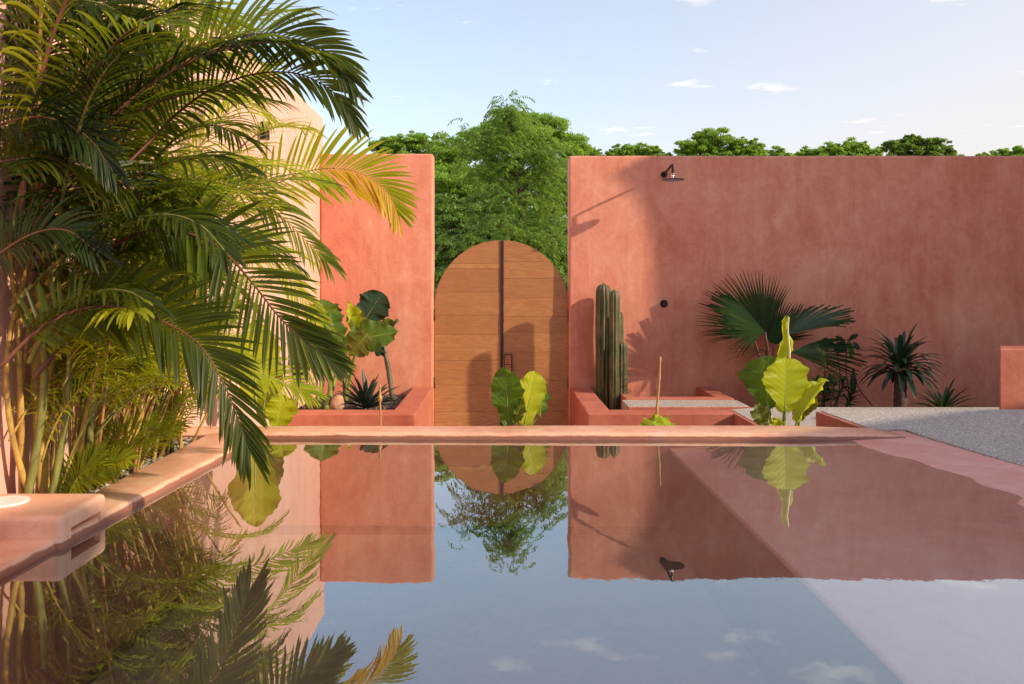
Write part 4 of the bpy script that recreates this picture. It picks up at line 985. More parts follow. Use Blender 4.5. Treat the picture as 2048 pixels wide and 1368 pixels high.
acc = Acc(); tube(acc, bez([P(1578, 730, Yr + .05), P(1579, 700, Yr + .04), P(1576, 660, Yr + .05), P(1578, 634, Yr + .06)], 12), [0.008 * (1 - 0.6 * k / 11) for k in range(12)], 8)
M['midrib_pale'] = flat('pale_midrib', (0.62, 0.6, 0.38), 0.4, noise=0.1)
acc.build('midrib', M['midrib_pale'], fl)
# small one with the dry flower stalk
Ys = 5.2
t = thing('elephant_ear', (XP(1312, Ys), Ys, -0.16), 'low elephant ear leaf at the foot of the dry stalk', 'plant')
big_leaf(t, P(1290, 860, Ys), P(1338, 850, Ys - 0.12), (0.1, -0.5, 1), 0.15, 'leaf_yellow', curl=0.2, fold=-0.35, lobe=0.1, seed=21, stem_to=(XP(1312, Ys), Ys, -0.16))
big_leaf(t, P(1318, 834, Ys + .02), P(1288, 862, Ys - 0.1), (-0.3, -1, 0.8), 0.15, 'leaf_yellow', curl=0.2, fold=-0.3, lobe=0.1, seed=22, stem_to=(XP(1312, Ys), Ys, -0.16))
big_leaf(t, P(1318, 830, Ys + .02), P(1342, 862, Ys - 0.1), (0.3, -1, 0.8), 0.15, 'leaf_yellow', curl=0.2, fold=-0.3, lobe=0.1, seed=23)
acc = Acc(); tube(acc, bez([P(1316, 870, Ys + .02), P(1314, 820, Ys + .02), P(1318, 770, Ys + .02), P(1321, 713, Ys + .02)], 18), [0.009 - 0.0035 * k / 17 + (0.003 if k in (6, 13) else 0) for k in range(18)], 8)
tag(acc.build('dry_stalk', M['straw']), 'upright dry flower stalk between the cactus and the fan palm', 'stalk')
# stake in front of the left planter
acc = Acc(); tube(acc, bez([P(761, 870, 5.2), P(761, 830, 5.2), P(760, 800, 5.2), P(760, 770, 5.2)], 16), [0.0065 + (0.008 if k in (10, 11) else 0) for k in range(16)], 8)
tag(acc.build('cane_stake', M['straw']), 'short dry cane stake with a knot before the left planter', 'stake')

# tall elephant ears behind the palms, at the left end of the trough
Yl = 5.1
t = thing('elephant_ear', (XP(540, Yl), Yl, -0.16), 'tall yellow-green elephant ear behind the drooping palm frond', 'plant')
g0 = (XP(545, Yl), Yl, -0.16)
big_leaf(t, P(510, 795, Yl), P(512, 640, Yl), (0.3, -1, 0.1), 0.31, 'leaf_yellow', curl=0.08, fold=0.12, lobe=0.10, seed=31, stem_to=g0)
big_leaf(t, P(556, 862, Yl - .05), P(566, 790, Yl - .05), (0.2, -1, 0.15), 0.20, 'leaf_yellow', fold=0.1, lobe=0.1, seed=32, wpow=0.4, peak=0.5, stem_to=g0)
big_leaf(t, P(525, 830, Yl + .1), P(545, 700, Yl + .1), (0.2, -1, 0.1), 0.2, 'leaf_olive', fold=0.1, lobe=0.1, seed=33, stem_to=g0)
# left planter elephant ears
Yp = 7.45; zs = -0.285
t = thing('elephant_ear', (XP(640, Yp), Yp, zs), 'spreading elephant ear with lit leaves in the left planter', 'plant')
g0 = (XP(645, Yp), Yp - .05, zs)
big_leaf(t, P(648, 668, Yp), P(646, 598, Yp), (0.4, -1, 0.1), 0.36, 'leaf_green', fold=0.15, lobe=0.15, seed=41, stem_to=g0, curl=0.1)
big_leaf(t, P(640, 690, Yp - .1), P(650, 735, Yp - .15), (0.2, -1, 0.3), 0.32, 'leaf_olive', fold=-0.15, lobe=0.15, seed=42, stem_to=g0)
big_leaf(t, P(690, 690, Yp + .05), P(790, 655, Yp), (0.25, -0.9, 0.75), 0.36, 'leaf_green', fold=0.12, lobe=0.12, seed=43, stem_to=(XP(655, Yp), Yp - .1, zs), curl=0.2, stem_r=0.016)
big_leaf(t, P(735, 668, Yp - .1), P(698, 708, Yp - .15), (-0.1, -1, 0.4), 0.27, 'leaf_olive', fold=-0.1, lobe=0.1, seed=44)
big_leaf(t, P(590, 770, Yp), P(602, 660, Yp), (-0.3, -1, 0.1), 0.22, 'leaf_green', fold=0.2, lobe=0.1, seed=45, stem_to=g0)
big_leaf(t, P(612, 735, Yp - .2), P(575, 650, Yp - .2), (-0.2, -1, 0.1), 0.26, 'leaf_olive', fold=0.2, lobe=0.12, seed=46, stem_to=g0)
big_leaf(t, P(668, 700, Yp - .1), P(664, 622, Yp - .05), (0.5, -1, 0.1), 0.24, 'leaf_green', fold=0.3, lobe=0.1, seed=47, stem_to=(XP(660, Yp), Yp - .05, zs), stem_r=0.018)
t = thing('elephant_ear', (XP(680, 7.9), 7.9, zs), 'dark elephant ear standing against the short terracotta wall', 'plant')
g1 = (XP(690, 7.9), 7.9, zs)
big_leaf(t, P(722, 652, 8.1), P(764, 584, 8.15), (-0.1, -1, 0.1), 0.36, 'leaf_dark', fold=0.1, lobe=0.10, seed=51, stem_to=g1, stem_mat='petiole_dark', wpow=0.5, peak=0.5)
big_leaf(t, P(706, 680, 7.8), P(700, 602, 7.8), (0.8, -1, 0.1), 0.20, 'leaf_yellow', fold=0.4, lobe=0.1, seed=52, stem_to=g1, roll=0.6, ruffle=0.03)
big_leaf(t, P(722, 675, 7.8), P(702, 610, 7.85), (0.6, -1, 0.1), 0.20, 'leaf_olive', fold=0.3, lobe=0.1, seed=53, stem_to=g1)
big_leaf(t, P(676, 650, 8.0), P(668, 607, 8.0), (-0.4, -1, 0.1), 0.15, 'leaf_dark', fold=0.2, lobe=0.1, seed=54, stem_to=g1, stem_mat='petiole_dark')
big_leaf(t, P(628, 670, 8.1), P(622, 690, 8.0), (-0.4, -1, 0.5), 0.12, 'leaf_dark', fold=0.2, lobe=0.1, seed=55)
t = thing('elephant_ear', (XP(765, 8.1), 8.1, zs), 'elephant ear with a leaning grey stem at the planter end', 'plant')
acc = Acc(); tube(acc, bez([P(785, 800, 8.1), P(778, 745, 8.1), P(770, 705, 8.1), P(764, 684, 8.1)], 12), [0.024, 0.026, 0.024, 0.027, 0.025, 0.027, 0.025, 0.024, 0.022, 0.02, 0.018, 0.016], 10); acc.build('stem', M['petiole_dark'], t)
big_leaf(t, P(765, 690, 8.1), P(786, 650, 8.15), (0.6, -1, 0.2), 0.16, 'leaf_green', fold=0.3, lobe=0.1, seed=61, stem_mat='petiole_dark')
big_leaf(t, P(764, 690, 8.05), P(755, 712, 8.0), (0, -1, 0.5), 0.12, 'leaf_dark', fold=-0.2, lobe=0.1, seed=62, stem_mat='petiole_dark')
big_leaf(t, P(776, 660, 8.15), P(775, 636, 8.15), (0, -1, 0.5), 0.16, 'leaf_green', fold=0.2, lobe=0.05, seed=63, stem_mat='petiole_dark')
acc = Acc(); tube(acc, [P(780, 660, 8.15), P(787, 648, 8.15), P(795, 640, 8.1)], [0.014, 0.018, 0.02], 8); acc.build('bud', M['petiole_dark'], t)

# ---------------------------------------------------------------- rosettes: agaves
def rosette(t, c, n, L, w, mat, seed, el=(15, 80), droop=0.5, name='leaf'):
    r = random.Random(seed)
    for i in range(n):
        a = i * 2.399963; u = i / n; e = R(el[1] + (el[0] - el[1]) * (u ** 0.8) + r.gauss(0, 4))
        d = Vector((math.cos(a) * math.cos(e), math.sin(a) * math.cos(e), math.sin(e)))
        nn = Vector((-math.cos(a) * math.sin(e), -math.sin(a) * math.sin(e), math.cos(e)))
        acc = Acc(); leaflet_geo(acc, Vector(c) + d * 0.02, d, nn, L * r.uniform(0.8, 1.1), w * r.uniform(0.9, 1.1), droop, 7, fold=0.45)
        acc.build(name, M[mat], t)
t = thing('agave', (XP(735, 7.3), 7.3, zs), 'dark spiky agave in the left planter gravel', 'agave')
rosette(t, (XP(733, 7.35), 7.35, zs + 0.03), 44, 0.34, 0.045, 'agave', 71)
t = thing('agave', (XP(1886, 7.35), 7.35, -0.52), 'low green agave at the right end of the bed', 'agave')
rosette(t, (XP(1886, 7.45), 7.45, -0.30), 26, 0.30, 0.035, 'fan', 72, el=(10, 70))

# ---------------------------------------------------------------- cactus
def cactus_column(parent, bx, by, z0, ztop, rad, ribs, mat, lean=0.0, seed=0):
    n = 46; seg = ribs * 6; vs = []; r = random.Random(seed); ph = r.uniform(0, 1)
    H_ = ztop - z0
    for i in range(n + 1):
        u = i / n; z = z0 + H_ * u
        dome = 1.0 if u < 0.93 else math.sqrt(max(0.0, 1 - ((u - 0.93) / 0.07) ** 2))
        rr = rad * dome * (1 + 0.03 * math.sin(u * 11 + ph * 6)) * (0.9 + 0.1 * min(1, u * 4))
        for k in range(seg):
            a = 2 * math.pi * k / seg
            rib = abs(math.cos(a * ribs / 2 + 0.15 * math.sin(u * 6)))
            q = rr * (0.76 + 0.28 * rib ** 0.8)
            vs.append((bx + lean * u + q * math.cos(a), by + q * math.sin(a), z))
    fs = [(i*seg+k, i*seg+(k+1) % seg, (i+1)*seg+(k+1) % seg, (i+1)*seg+k) for i in range(n) for k in range(seg)]
    fs.append(tuple(n*seg + k for k in range(seg)))
    me = bpy.data.meshes.new('column'); me.from_pydata(vs, [], fs); me.update()
    o = link('column', me, M[mat], parent, True)
    acc = Acc()                                       # spine cushions down every rib
    for k in range(ribs):
        a = 2 * math.pi * k / ribs
        m_ = int(H_ / 0.028)
        for i in range(m_):
            u = (i + 0.5 + 0.3 * r.random()) / m_
            if u > 0.97: continue
            dome = 1.0 if u < 0.93 else math.sqrt(max(0.0, 1 - ((u - 0.93) / 0.07) ** 2))
            aa = a - 0.3 * math.sin(u * 6) / ribs
            rr = rad * dome * 1.035 * (1 + 0.03 * math.sin(u * 11 + ph * 6)) * (0.9 + 0.1 * min(1, u * 4))
            c = Vector((bx + lean * u + rr * math.cos(aa), by + rr * math.sin(aa), z0 + H_ * u)); e = Vector((math.cos(aa), math.sin(aa), 0)); s = Vector((-math.sin(aa), math.cos(aa), 0))
            for q in range(4):
                dd = (e + s * r.uniform(-0.9, 0.9) + Vector((0, 0, r.uniform(-0.8, 0.8)))).normalized() * r.uniform(0.008, 0.017)
                acc.add([c + s * 0.0012, c - s * 0.0012, c + dd], [(0, 1, 2)])
    sp = acc.build('spines', M['spine'], o, smooth=False); sp['kind'] = 'stuff'
def cactus_mat():
    m, t, b = newmat('cactus_skin')
    n = noise_tex(t, mapped(t, (1, 1, 0.25), src='Position'), 22, 5, 0.65)
    c = ramp(t, n, [(0.34, (0.03, 0.045, 0.014)), (0.48, (0.075, 0.085, 0.026)), (0.56, (0.13, 0.095, 0.04)), (0.66, (0.20, 0.13, 0.06))])
    t.links.new(c, b.inputs['Base Color']); b.inputs['Roughness'].default_value = 0.6; bump(t, n, b, 0.3, 0.006); return m
M['cactus'] = cactus_mat(); M['spine'] = flat('cactus_spines', (0.34, 0.24, 0.12), 0.6, noise=0.2)
t = thing('column_cactus', (1.12, 8.3, -0.44), 'cluster of tall ribbed column cacti standing in the planter', 'cactus')
def ccol(pxc, top, Y, wpx, ribs, s, lean=0.0):
    cactus_column(t, XP(pxc, Y), Y, -0.45, ZP(top, Y), wpx * Y / FPX / 2, ribs, 'cactus', lean, s)
ccol(1207, 566, 8.20, 31, 11, 1)
ccol(1229, 578, 7.99, 21, 9, 2)
ccol(1237.5, 621, 8.12, 19, 9, 3)
ccol(1244, 683, 8.02, 23, 10, 4)
ccol(1214, 574, 8.40, 22, 9, 5)

# ---------------------------------------------------------------- fan palm
fp = thing('fan_palm', (XP(1530, 8.0), 8.0, -0.52), 'broad fan palm with spiky pleated leaves against the red wall', 'palm')
def fan_leaf(parent, hub, axis, normal, radius, nseg=44, spread=200, mat='fan', joined=0.55, droop=0.1, cup=0.25, seed=0, wfac=1.0):
    axis = Vector(axis).normalized(); nrm = Vector(normal); nrm = (nrm - axis * nrm.dot(axis)).normalized(); side = axis.cross(nrm)
    r = random.Random(seed); vs = []; fs = []; da = R(spread) / nseg
    for i in range(nseg):
        a = -R(spread) / 2 + da * (i + 0.5); rel = a / (R(spread) / 2)
        Lr = radius * (1 - 0.22 * abs(rel) ** 2) * r.uniform(0.95, 1.05)
        b = len(vs)
        hts = [0.03, 0.25, joined, joined + (1 - joined) * 0.35, joined + (1 - joined) * 0.72, 1.0]
        jit = r.gauss(0, 0.012); dro = r.uniform(0.6, 1.5) * droop
        for q, h in enumerate(hts):
            if h <= joined: half = da / 2 * 1.01
            else: half = da / 2 * (1 - ((h - joined) / (1 - joined)) ** 1.2) * joined / h * wfac
            for m_, off in enumerate((-half, 0, half)):
                aa = a + off + jit * max(0, h - joined)
                dr = axis * math.cos(aa) + side * math.sin(aa)
                z = (0.020 if m_ == 1 else -0.0) * min(h, 0.6) * radius * 1.6 + cup * radius * (1 - math.cos(aa * 0.8)) * h
                p = Vector(hub) + dr * Lr * h + nrm * z + Vector((0, 0, -1)) * dro * Lr * h ** 3
                vs.append(p)
        for q in range(len(hts) - 1):
            for m_ in range(2):
                c0 = b + q * 3 + m_; fs.append((c0, c0 + 1, c0 + 4, c0 + 3))
    me = bpy.data.meshes.new('fan_leaf'); me.from_pydata([tuple(v) for v in vs], [], fs); me.update()
    return link('fan_leaf', me, M[mat], parent, False)
root = Vector((XP(1545, 8.05), 8.05, -0.50))
def fan(hub_px, Y, tip_px, Yt, rad_px, normal, **kw):
    hub = P(*hub_px, Y); tip = P(*tip_px, Yt)
    fan_leaf(fp, hub, tip - hub, normal, rad_px * Y / FPX, **kw)
    acc = Acc(); tube(acc, bez([root, root.lerp(hub, 0.5) + Vector((0.02, -0.02, 0.03)), hub], 10), [0.018 - 0.009 * k / 9 for k in range(10)], 6); acc.build('petiole', M['cane_red'], fp)
fan((1528, 668), 8.1, (1452, 566), 8.25, 150, (-0.1, -1, 0.25), spread=128, seed=1, joined=0.56, nseg=42, cup=0.3)
fan((1530, 664), 7.95, (1432, 618), 7.65, 150, (0.15, -0.9, 0.8), spread=84, seed=2, nseg=38, joined=0.6, cup=0.15)
fan((1545, 690), 8.2, (1566, 600), 8.3, 112, (0.1, -1, 0.15), spread=120, seed=3, nseg=34, joined=0.55)
fan((1572, 672), 8.05, (1680, 612), 8.1, 140, (-0.75, -0.35, 0.9), spread=95, seed=4, nseg=34, joined=0.66, cup=0.6)
fan((1580, 704), 7.9, (1690, 706), 7.75, 135, (0.1, -0.75, 0.8), spread=66, seed=5, nseg=22, joined=0.45)
fan((1505, 668), 8.1, (1470, 715), 8.05, 70, (-0.3, -1, 0.3), spread=80, seed=6, nseg=9, joined=0.2, wfac=0.7)
fan((1530, 700), 8.1, (1450, 708), 8.05, 84, (-0.1, -1, 0.5), spread=50, seed=7, nseg=6, joined=0.15, wfac=0.8)
acc = Acc(); tube(acc, [root, root + Vector((0.0, 0, 0.25)), root + Vector((-0.02, 0, 0.5))], [0.06, 0.055, 0.035], 10); acc.build('trunk', M['bark'], fp)

# ---------------------------------------------------------------- shrub and climbing leaves
def bush(t, stems, seed, leafL, leafW, mat, per=26):
    r = random.Random(seed)
    for pts in stems:
        path = bez([P(*q) for q in pts], 14); acc = Acc(); tube(acc, path, [0.012 - 0.007 * k / 13 for k in range(14)], 6); st = acc.build('stem', M['bark'], t)
        la = Acc()
        for i in range(per):
            u = 0.35 + 0.65 * (i / per) ** 0.8; p = path[min(13, int(u * 13))]
            T = (path[min(13, int(u*13)+1)] - path[max(0, int(u*13)-1)]).normalized()
            a = i * 2.4; e = r.uniform(0.1, 0.9)
            s1 = T.orthogonal().normalized(); s2 = T.cross(s1)
            d = (s1 * math.cos(a) + s2 * math.sin(a)) * math.cos(e) + T * math.sin(e)
            nn = T - d * T.dot(d)
            if nn.length < 0.1: nn = Vector((0, -1, 0.3))
            leaflet_geo(la, p, d, nn.normalized(), leafL * r.uniform(0.7, 1.2), leafW * r.uniform(0.8, 1.2), 0.5, 5, 0.25)
        la.build('leaves', M[mat], st)['kind'] = 'stuff'
Yb = 7.6
t = thing('shrub', (XP(1648, Yb), Yb, -0.52), 'narrow-leaved shrub between the fan palm and the stout palm', 'shrub')
bush(t, [[(1650, 860, Yb), (1648, 800, Yb), (1650, 740, Yb), (1647, 700, Yb)], [(1655, 860, Yb), (1670, 810, Yb), (1684, 775, Yb), (1690, 752, Yb)], [(1645, 860, Yb), (1632, 810, Yb), (1628, 775, Yb), (1634, 760, Yb)],
         [(1650, 860, Yb), (1664, 800, Yb-.1), (1668, 770, Yb-.1), (1660, 752, Yb-.1)], [(1650, 860, Yb+.1), (1640, 820, Yb), (1652, 790, Yb), (1648, 765, Yb-.1)], [(1655, 860, Yb+.1), (1690, 820, Yb), (1700, 800, Yb), (1705, 780, Yb)],
         [(1640, 860, Yb), (1615, 820, Yb), (1612, 800, Yb), (1622, 785, Yb)]], 81, 0.13, 0.028, 'shrub', 34)
t = thing('climber', (XP(1700, 8.3), 8.3, -0.52), 'broad-leaved climber drooping beside the red wall', 'plant')
for i, (b_, tp, w_) in enumerate([((1650, 700), (1652, 676), 0.15), ((1672, 705), (1690, 684), 0.13), ((1700, 682), (1702, 712), 0.06), ((1708, 684), (1717, 700), 0.06), ((1698, 680), (1716, 668), 0.05), ((1703, 695), (1704, 716), 0.06), ((1690, 684), (1672, 672), 0.05), ((1706, 740), (1708, 790), 0.07)]):
    big_leaf(t, P(*b_, 8.3), P(*tp, 8.25), (0.1 * (i % 3 - 1), -1, 0.5), w_, 'leaf_dark' if i != 2 and i != 5 else 'leaf_green', lobe=0.05, fold=0.2, seed=90 + i, quilt=0.002, ruffle=0.003, stem_mat='petiole_dark')
for pts in ([(1705, 870, 8.3), (1700, 800, 8.3), (1692, 740, 8.3), (1694, 690, 8.3), (1702, 678, 8.3)], [(1745, 812, 8.3), (1720, 780, 8.3), (1708, 750, 8.3)], [(1668, 860, 8.3), (1680, 760, 8.3), (1675, 700, 8.3), (1690, 682, 8.3)]):
    acc = Acc(); tube(acc, bez([P(*q) for q in pts], 14), 0.006, 6); acc.build('vine', M['bark'], t)

# ---------------------------------------------------------------- stout palm (pachypodium-like)
Yq = 7.5
t = thing('stout_palm', (XP(1801, Yq), Yq, -0.52), 'dark stout-trunked palm-like plant with arching strap leaves', 'palm')
vs = []; nR = 40; sg_ = 22; z0_, z1_ = -0.52, ZP(745, Yq); cx_ = XP(1801, Yq)
for i in range(nR + 1):
    u = i / nR; rr = 0.052 * (1.25 - 0.35 * u)
    for k in range(sg_):
        a = 2 * math.pi * k / sg_
        bmp = 1 + 0.12 * abs(math.sin(a * 5 + u * 14)) * abs(math.sin(-a * 5 + u * 14)) + 0.03 * math.sin(u * 60)
        vs.append((cx_ + rr * bmp * math.cos(a), Yq + rr * bmp * math.sin(a), z0_ + (z1_ - z0_) * u))
fs = [(i*sg_+k, i*sg_+(k+1) % sg_, (i+1)*sg_+(k+1) % sg_, (i+1)*sg_+k) for i in range(nR) for k in range(sg_)] + [tuple(nR*sg_ + k for k in range(sg_))]
from_bm_me = bpy.data.meshes.new('trunk'); from_bm_me.from_pydata(vs, [], fs); from_bm_me.update(); link('trunk', from_bm_me, M['bark'], t, True)
r = random.Random(95)
for i in range(72):
    u = i / 72; a = i * 2.399963; e = R(80 - 88 * u ** 0.9 + r.gauss(0, 5))
    c = Vector((cx_ + 0.035 * math.cos(a), Yq + 0.035 * math.sin(a), z1_ + 0.10 * (1 - u)))
    d = Vector((math.cos(a) * math.cos(e), math.sin(a) * math.cos(e), math.sin(e))); nn = Vector((-math.cos(a) * math.sin(e), -math.sin(a) * math.sin(e), math.cos(e)))
    acc = Acc(); leaflet_geo(acc, c, d, nn, r.uniform(0.32, 0.40), r.uniform(0.042, 0.055), 1.25, 8, 0.3); acc.build('leaf', M['pachy'], t)

# ---------------------------------------------------------------- trees beyond the walls
def cards(name, centres, sizes, normals, asp, mat, parent, seed):
    """one leaf-shaped rhombus per centre"""
    g = np.random.default_rng(seed); n = len(centres)
    nm = normals / np.linalg.norm(normals, axis=1, keepdims=True)
    rv = g.normal(size=(n, 3)); a = np.cross(nm, rv); a /= np.linalg.norm(a, axis=1, keepdims=True); b = np.cross(nm, a)
    s = sizes[:, None]
    V = np.stack([centres - a*s, centres + b*s*asp, centres + a*s, centres - b*s*asp], 1).reshape(-1, 3)
    F = np.arange(4 * n).reshape(-1, 4)
    return from_np(name, V, F, mat, parent)
def tree(label, Y, px_trunk, py_split, clumps, mat, leaf, dens, seed, group, cat='tree', ground=-1.0, flatf=0.85, name='tree'):
    base = Vector((XP(px_trunk, Y), Y, ground)); t = thing(name, base, label, cat, group)
    g = np.random.default_rng(seed); r = random.Random(seed)
    split = P(px_trunk, py_split, Y); H_ = split.z - ground
    acc = Acc(); r0 = max(0.05, H_ * 0.028)
    tube(acc, bez([base, base.lerp(split, 0.5) + Vector((r.uniform(-.1, .1), 0, 0)) * H_ * 0.3, split], 12), [r0 * (1 - 0.4 * k / 11) for k in range(12)], 10)
    tr = acc.build('trunk', M['bark'], t)
    cs = []; ns = []; szs = []
    limbs = Acc()
    if py_split <= 350: clumps = clumps + [(cx + r.uniform(-12, 12), 375 + r.uniform(-12, 20), 34, r.uniform(-2, 2)) for (cx, cy, rp, dy) in clumps[::2]] + [(px_trunk + q, 425, 40, 0) for q in (-50, 0, 50)]
    for (cx, cy, rp, dy) in clumps:
        c = P(cx, cy, Y + dy); rad = rp * Y / FPX * 1.25
        mid = split.lerp(c, 0.5) + Vector((r.uniform(-.15, .15), r.uniform(-.2, .2), r.uniform(-.1, .15))) * rad
        tube(limbs, bez([split - Vector((0, 0, 0.05)), mid, c], 8), [r0 * 0.5 * (1 - 0.8 * k / 7) for k in range(8)], 6)
        sub = 46
        for _ in range(sub):
            d = g.normal(size=3); d /= np.linalg.norm(d); d[2] = d[2] if d[2] > -0.3 else -d[2]
            sc = np.array(c) + d * rad * np.array([1, 0.9, flatf]) * g.uniform(0.25, 1.22); sr = rad * g.uniform(0.10, 0.36)
            tube(limbs, [c, c.lerp(Vector(sc), 0.6) + Vector((0, 0, -0.05 * rad)), Vector(sc)], [r0 * 0.14, r0 * 0.09, r0 * 0.04], 4)
            m_ = int(dens * (sr / leaf) ** 2 * 6.0) + 40
            q = g.normal(size=(m_, 3)); q /= np.linalg.norm(q, axis=1, keepdims=True); rr = g.uniform(0.25, 1.0, (m_, 1)) ** 0.6
            rr *= 1 + 0.25 * g.normal(size=(m_, 1)) * 0.5
            cs.append(sc + q * rr * sr * np.array([1.15, 1.15, 0.5])); ns.append(q * 0.5 + g.normal(size=(m_, 3)) * 0.5 + np.array([0, 0, 0.45])); szs.append(g.uniform(0.6, 1.3, m_) * leaf)
    limbs.build('limbs', M['bark'], tr)
    cards('crown', np.concatenate(cs), np.concatenate(szs), np.concatenate(ns), 0.45, mat, t, seed + 1)
    return t
TG = None
# far acacias seen through the gap
tree('round acacia whose crown rises highest behind the gate', 34, 1040, 420, [(1050, 300, 62, 0), (1110, 300, 42, 1), (985, 300, 42, 0), (1000, 270, 36, 0), (1095, 276, 38, 0), (955, 300, 34, 0), (1130, 305, 34, 0), (1045, 262, 30, 0), (1040, 380, 60, 1), (960, 370, 50, 0), (1120, 380, 50, 0), (1090, 440, 55, 0), (990, 450, 55, 0)],
     M['tree_acacia'], 0.058, 1.3, 101, TG)
tree('spreading green tree just right of the short wall', 30, 915, 470, [(895, 320, 38, 0), (940, 320, 34, 1), (900, 380, 45, 0), (950, 400, 45, 0), (890, 450, 45, 0), (940, 480, 50, 0), (880, 530, 50, 0), (930, 560, 50, 0), (980, 520, 50, 0)],
     M['tree_acacia'], 0.055, 1.3, 102, TG)
tree('dense dark tree filling the gap low behind the gate', 26, 960, 560, [(875, 440, 45, 0), (920, 450, 50, 0), (985, 440, 50, 0), (1125, 400, 45, 0), (870, 680, 50, 0), (1140, 700, 50, 0), (890, 520, 50, 0), (950, 520, 55, 0), (1010, 520, 55, 0), (1070, 530, 55, 0), (1125, 540, 50, 0), (880, 610, 50, 0), (940, 620, 50, 0), (1130, 620, 50, 0), (1110, 480, 45, 0), (1050, 470, 40, 0)],
     M['tree_dense'], 0.055, 1.2, 103, TG)
tree('feathery tree top showing over the short wall beside the palm', 36, 810, 330, [(780, 296, 24, 0), (820, 292, 25, 0), (850, 292, 22, 0), (758, 298, 14, 0), (870, 330, 35, 0), (800, 320, 30, 0)], M['tree_acacia'], 0.058, 1.2, 104, TG)
tree('small tuft of tree just left end of the long wall', 40, 1178, 340, [(1172, 306, 14, 0), (1190, 312, 12, 0), (1160, 320, 16, 0)], M['tree_acacia'], 0.06, 1.2, 105, TG)
tree('low airy tree above the shower head', 40, 1270, 340, [(1240, 310, 18, 0), (1272, 306, 20, 0), (1305, 310, 17, 0), (1330, 318, 12, 0), (1222, 310, 10, 0), (1255, 322, 20, 0), (1295, 325, 20, 0)], M['tree_acacia'], 0.058, 1.1, 106, TG)
tree('wide rounded tree over the middle of the long wall', 40, 1460, 350, [(1390, 300, 26, 0), (1430, 292, 27, 0), (1475, 302, 24, 0), (1515, 307, 22, 0), (1550, 314, 17, 0), (1408, 280, 17, 0), (1372, 310, 18, 0), (1578, 320, 12, 0), (1450, 320, 30, 0), (1500, 325, 25, 0), (1410, 325, 28, 0)], M['tree_acacia'], 0.062, 1.3, 107, TG)
tree('yellowish tree top above the fan palm side of the wall', 42, 1690, 350, [(1622, 312, 17, 0), (1660, 309, 19, 0), (1702, 303, 21, 0), (1742, 312, 18, 0), (1597, 318, 12, 0), (1722, 298, 13, 0), (1680, 325, 25, 0), (1640, 327, 20, 0), (1725, 325, 24, 0)], M['tree_acacia'], 0.062, 1.2, 108, TG)
tree('darker pinnate tree above the stout palm', 26, 1845, 350, [(1800, 302, 20, 0), (1835, 296, 22, 0), (1872, 298, 20, 0), (1898, 312, 15, 0), (1825, 280, 11, 0), (1778, 294, 11, 0), (1845, 318, 26, 0), (1805, 322, 22, 0), (1880, 322, 22, 0)], M['tree_neem'], 0.05, 1.1, 109, TG)
tree('tree top at the far right end of the long wall', 42, 2020, 350, [(1965, 320, 12, 0), (2000, 316, 15, 0), (2035, 310, 17, 0), (2070, 310, 20, 0), (2030, 325, 20, 0)], M['tree_acacia'], 0.062, 1.2, 110, TG)

tree('dark leafy bush mass just behind the gate arch', 20, 1003, 640, [(870, 620, 30, 0), (868, 560, 28, 0), (880, 500, 28, 0), (905, 455, 28, 0), (1135, 640, 30, 0), (1138, 580, 28, 0), (1125, 520, 28, 0), (1100, 470, 28, 0), (1060, 480, 35, 0), (1000, 470, 35, 0), (950, 500, 35, 0), (1000, 560, 40, 0), (1080, 560, 40, 0), (930, 570, 40, 0)],
     M['tree_dense'], 0.045, 1.1, 111, TG)
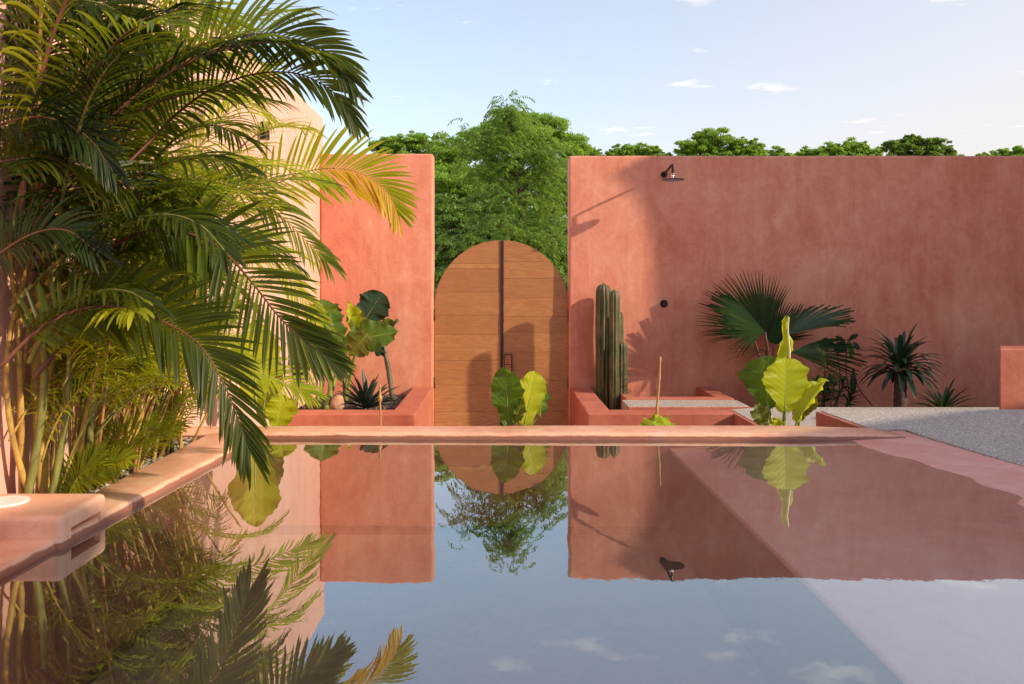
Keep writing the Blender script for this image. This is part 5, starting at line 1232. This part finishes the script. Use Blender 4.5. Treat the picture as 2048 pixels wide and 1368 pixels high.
# neem tree with drooping pinnate leaves, nearer
def neem():
    Y = 15.0; base = Vector((XP(1068, Y), Y, -1.0))
    t = thing('neem_tree', base, 'slender neem tree with drooping feathery leaves behind the gate', 'tree')
    trunk = bez([base, P(1062, 660, Y), P(1052, 560, Y), P(1042, 480, Y), (P(1040, 400, Y)), P(1028, 300, Y), P(1016, 215, Y)], 40)
    acc = Acc(); tube(acc, trunk, [0.085 * (1 - 0.85 * k / 39) for k in range(40)], 10); tr = acc.build('trunk', M['bark'], t)
    r = random.Random(120); limbs = Acc(); vs = []; 
    tips = [(960, 300, 0), (925, 262, -.2), (900, 275, .1), (985, 270, 0), (1012, 205, 0), (1030, 225, 0), (1045, 250, .2), (1065, 290, 0), (1100, 295, .2), (1135, 330, 0), (1125, 300, -.3), (1090, 350, -.3), (960, 350, .3), (930, 330, 0), (985, 380, -.3), (1060, 400, -.4), (1110, 410, 0),
            (940, 420, 0), (1000, 450, -.5), (1080, 470, -.5), (1120, 480, 0), (960, 490, -.3), (905, 470, 0), (1030, 520, -.5), (1100, 550, -.3), (1125, 600, 0), (985, 545, -.4), (930, 560, 0), (1000, 330, -.3), (1025, 350, .4), (1080, 330, .3), (1050, 450, .3), (1130, 440, .2), (895, 540, .1), (1010, 290, -.3), (1115, 370, .3), (1005, 240, .1)]
    LV = []
    for (x, y, dy) in tips:
        tip = P(x, y, Y + dy); 
        k = min(range(8, 38), key=lambda q: abs(trunk[q].z - (tip.z - 0.55 * (abs(tip.x - trunk[q].x) + 0.1))))
        st = trunk[k]; mid = st.lerp(tip, 0.5) + Vector((0, 0, 0.06))
        br = bez([st, mid, tip], 12); tube(limbs, br, [0.022 * (1 - 0.8 * q / 11) for q in range(12)], 5)
        for _ in range(34):                           # compound leaves
            p = br[r.randint(5, 11)] + Vector((r.gauss(0, .12), r.gauss(0, .16), r.gauss(0, .11)))
            a = r.uniform(0, 6.28); d = Vector((math.cos(a), math.sin(a), r.uniform(0.1, 0.7))).normalized(); cur = p.copy(); 
            for s in range(9):
                d = (d + Vector((0, 0, -0.17))).normalized(); cur = cur + d * 0.042
                sd = d.cross(Vector((0, 0, 1)))
                if sd.length < 0.05: sd = Vector((1, 0, 0))
                sd.normalize()
                for sg in (-1, 1):
                    ld = (sd * sg * 0.9 + d * 0.35 + Vector((0, 0, -0.55 + r.gauss(0, .2)))).normalized(); L = r.uniform(0.065, 0.10); w = 0.014
                    wd = ld.cross(Vector((r.gauss(0, .3), r.gauss(0, .3), 1))).normalized() * w
                    LV += [cur, cur + ld * L * 0.45 + wd, cur + ld * L, cur + ld * L * 0.45 - wd]
    limbs.build('limbs', M['bark'], tr)
    V = np.array([v[:] for v in LV]); from_np('crown', V, np.arange(len(V)).reshape(-1, 4), M['tree_neem'], t)
neem()
bpy.context.view_layer.update()
for o in S.objects:
    if o.parent is None and o.name.split('.')[0] in ('elephant_ear', 'areca_palm', 'tree'):
        o['group'] = {'elephant_ear': 'elephant ears around the pool', 'areca_palm': 'areca palms along the tall wall', 'tree': 'trees beyond the garden walls'}[o.name.split('.')[0]]
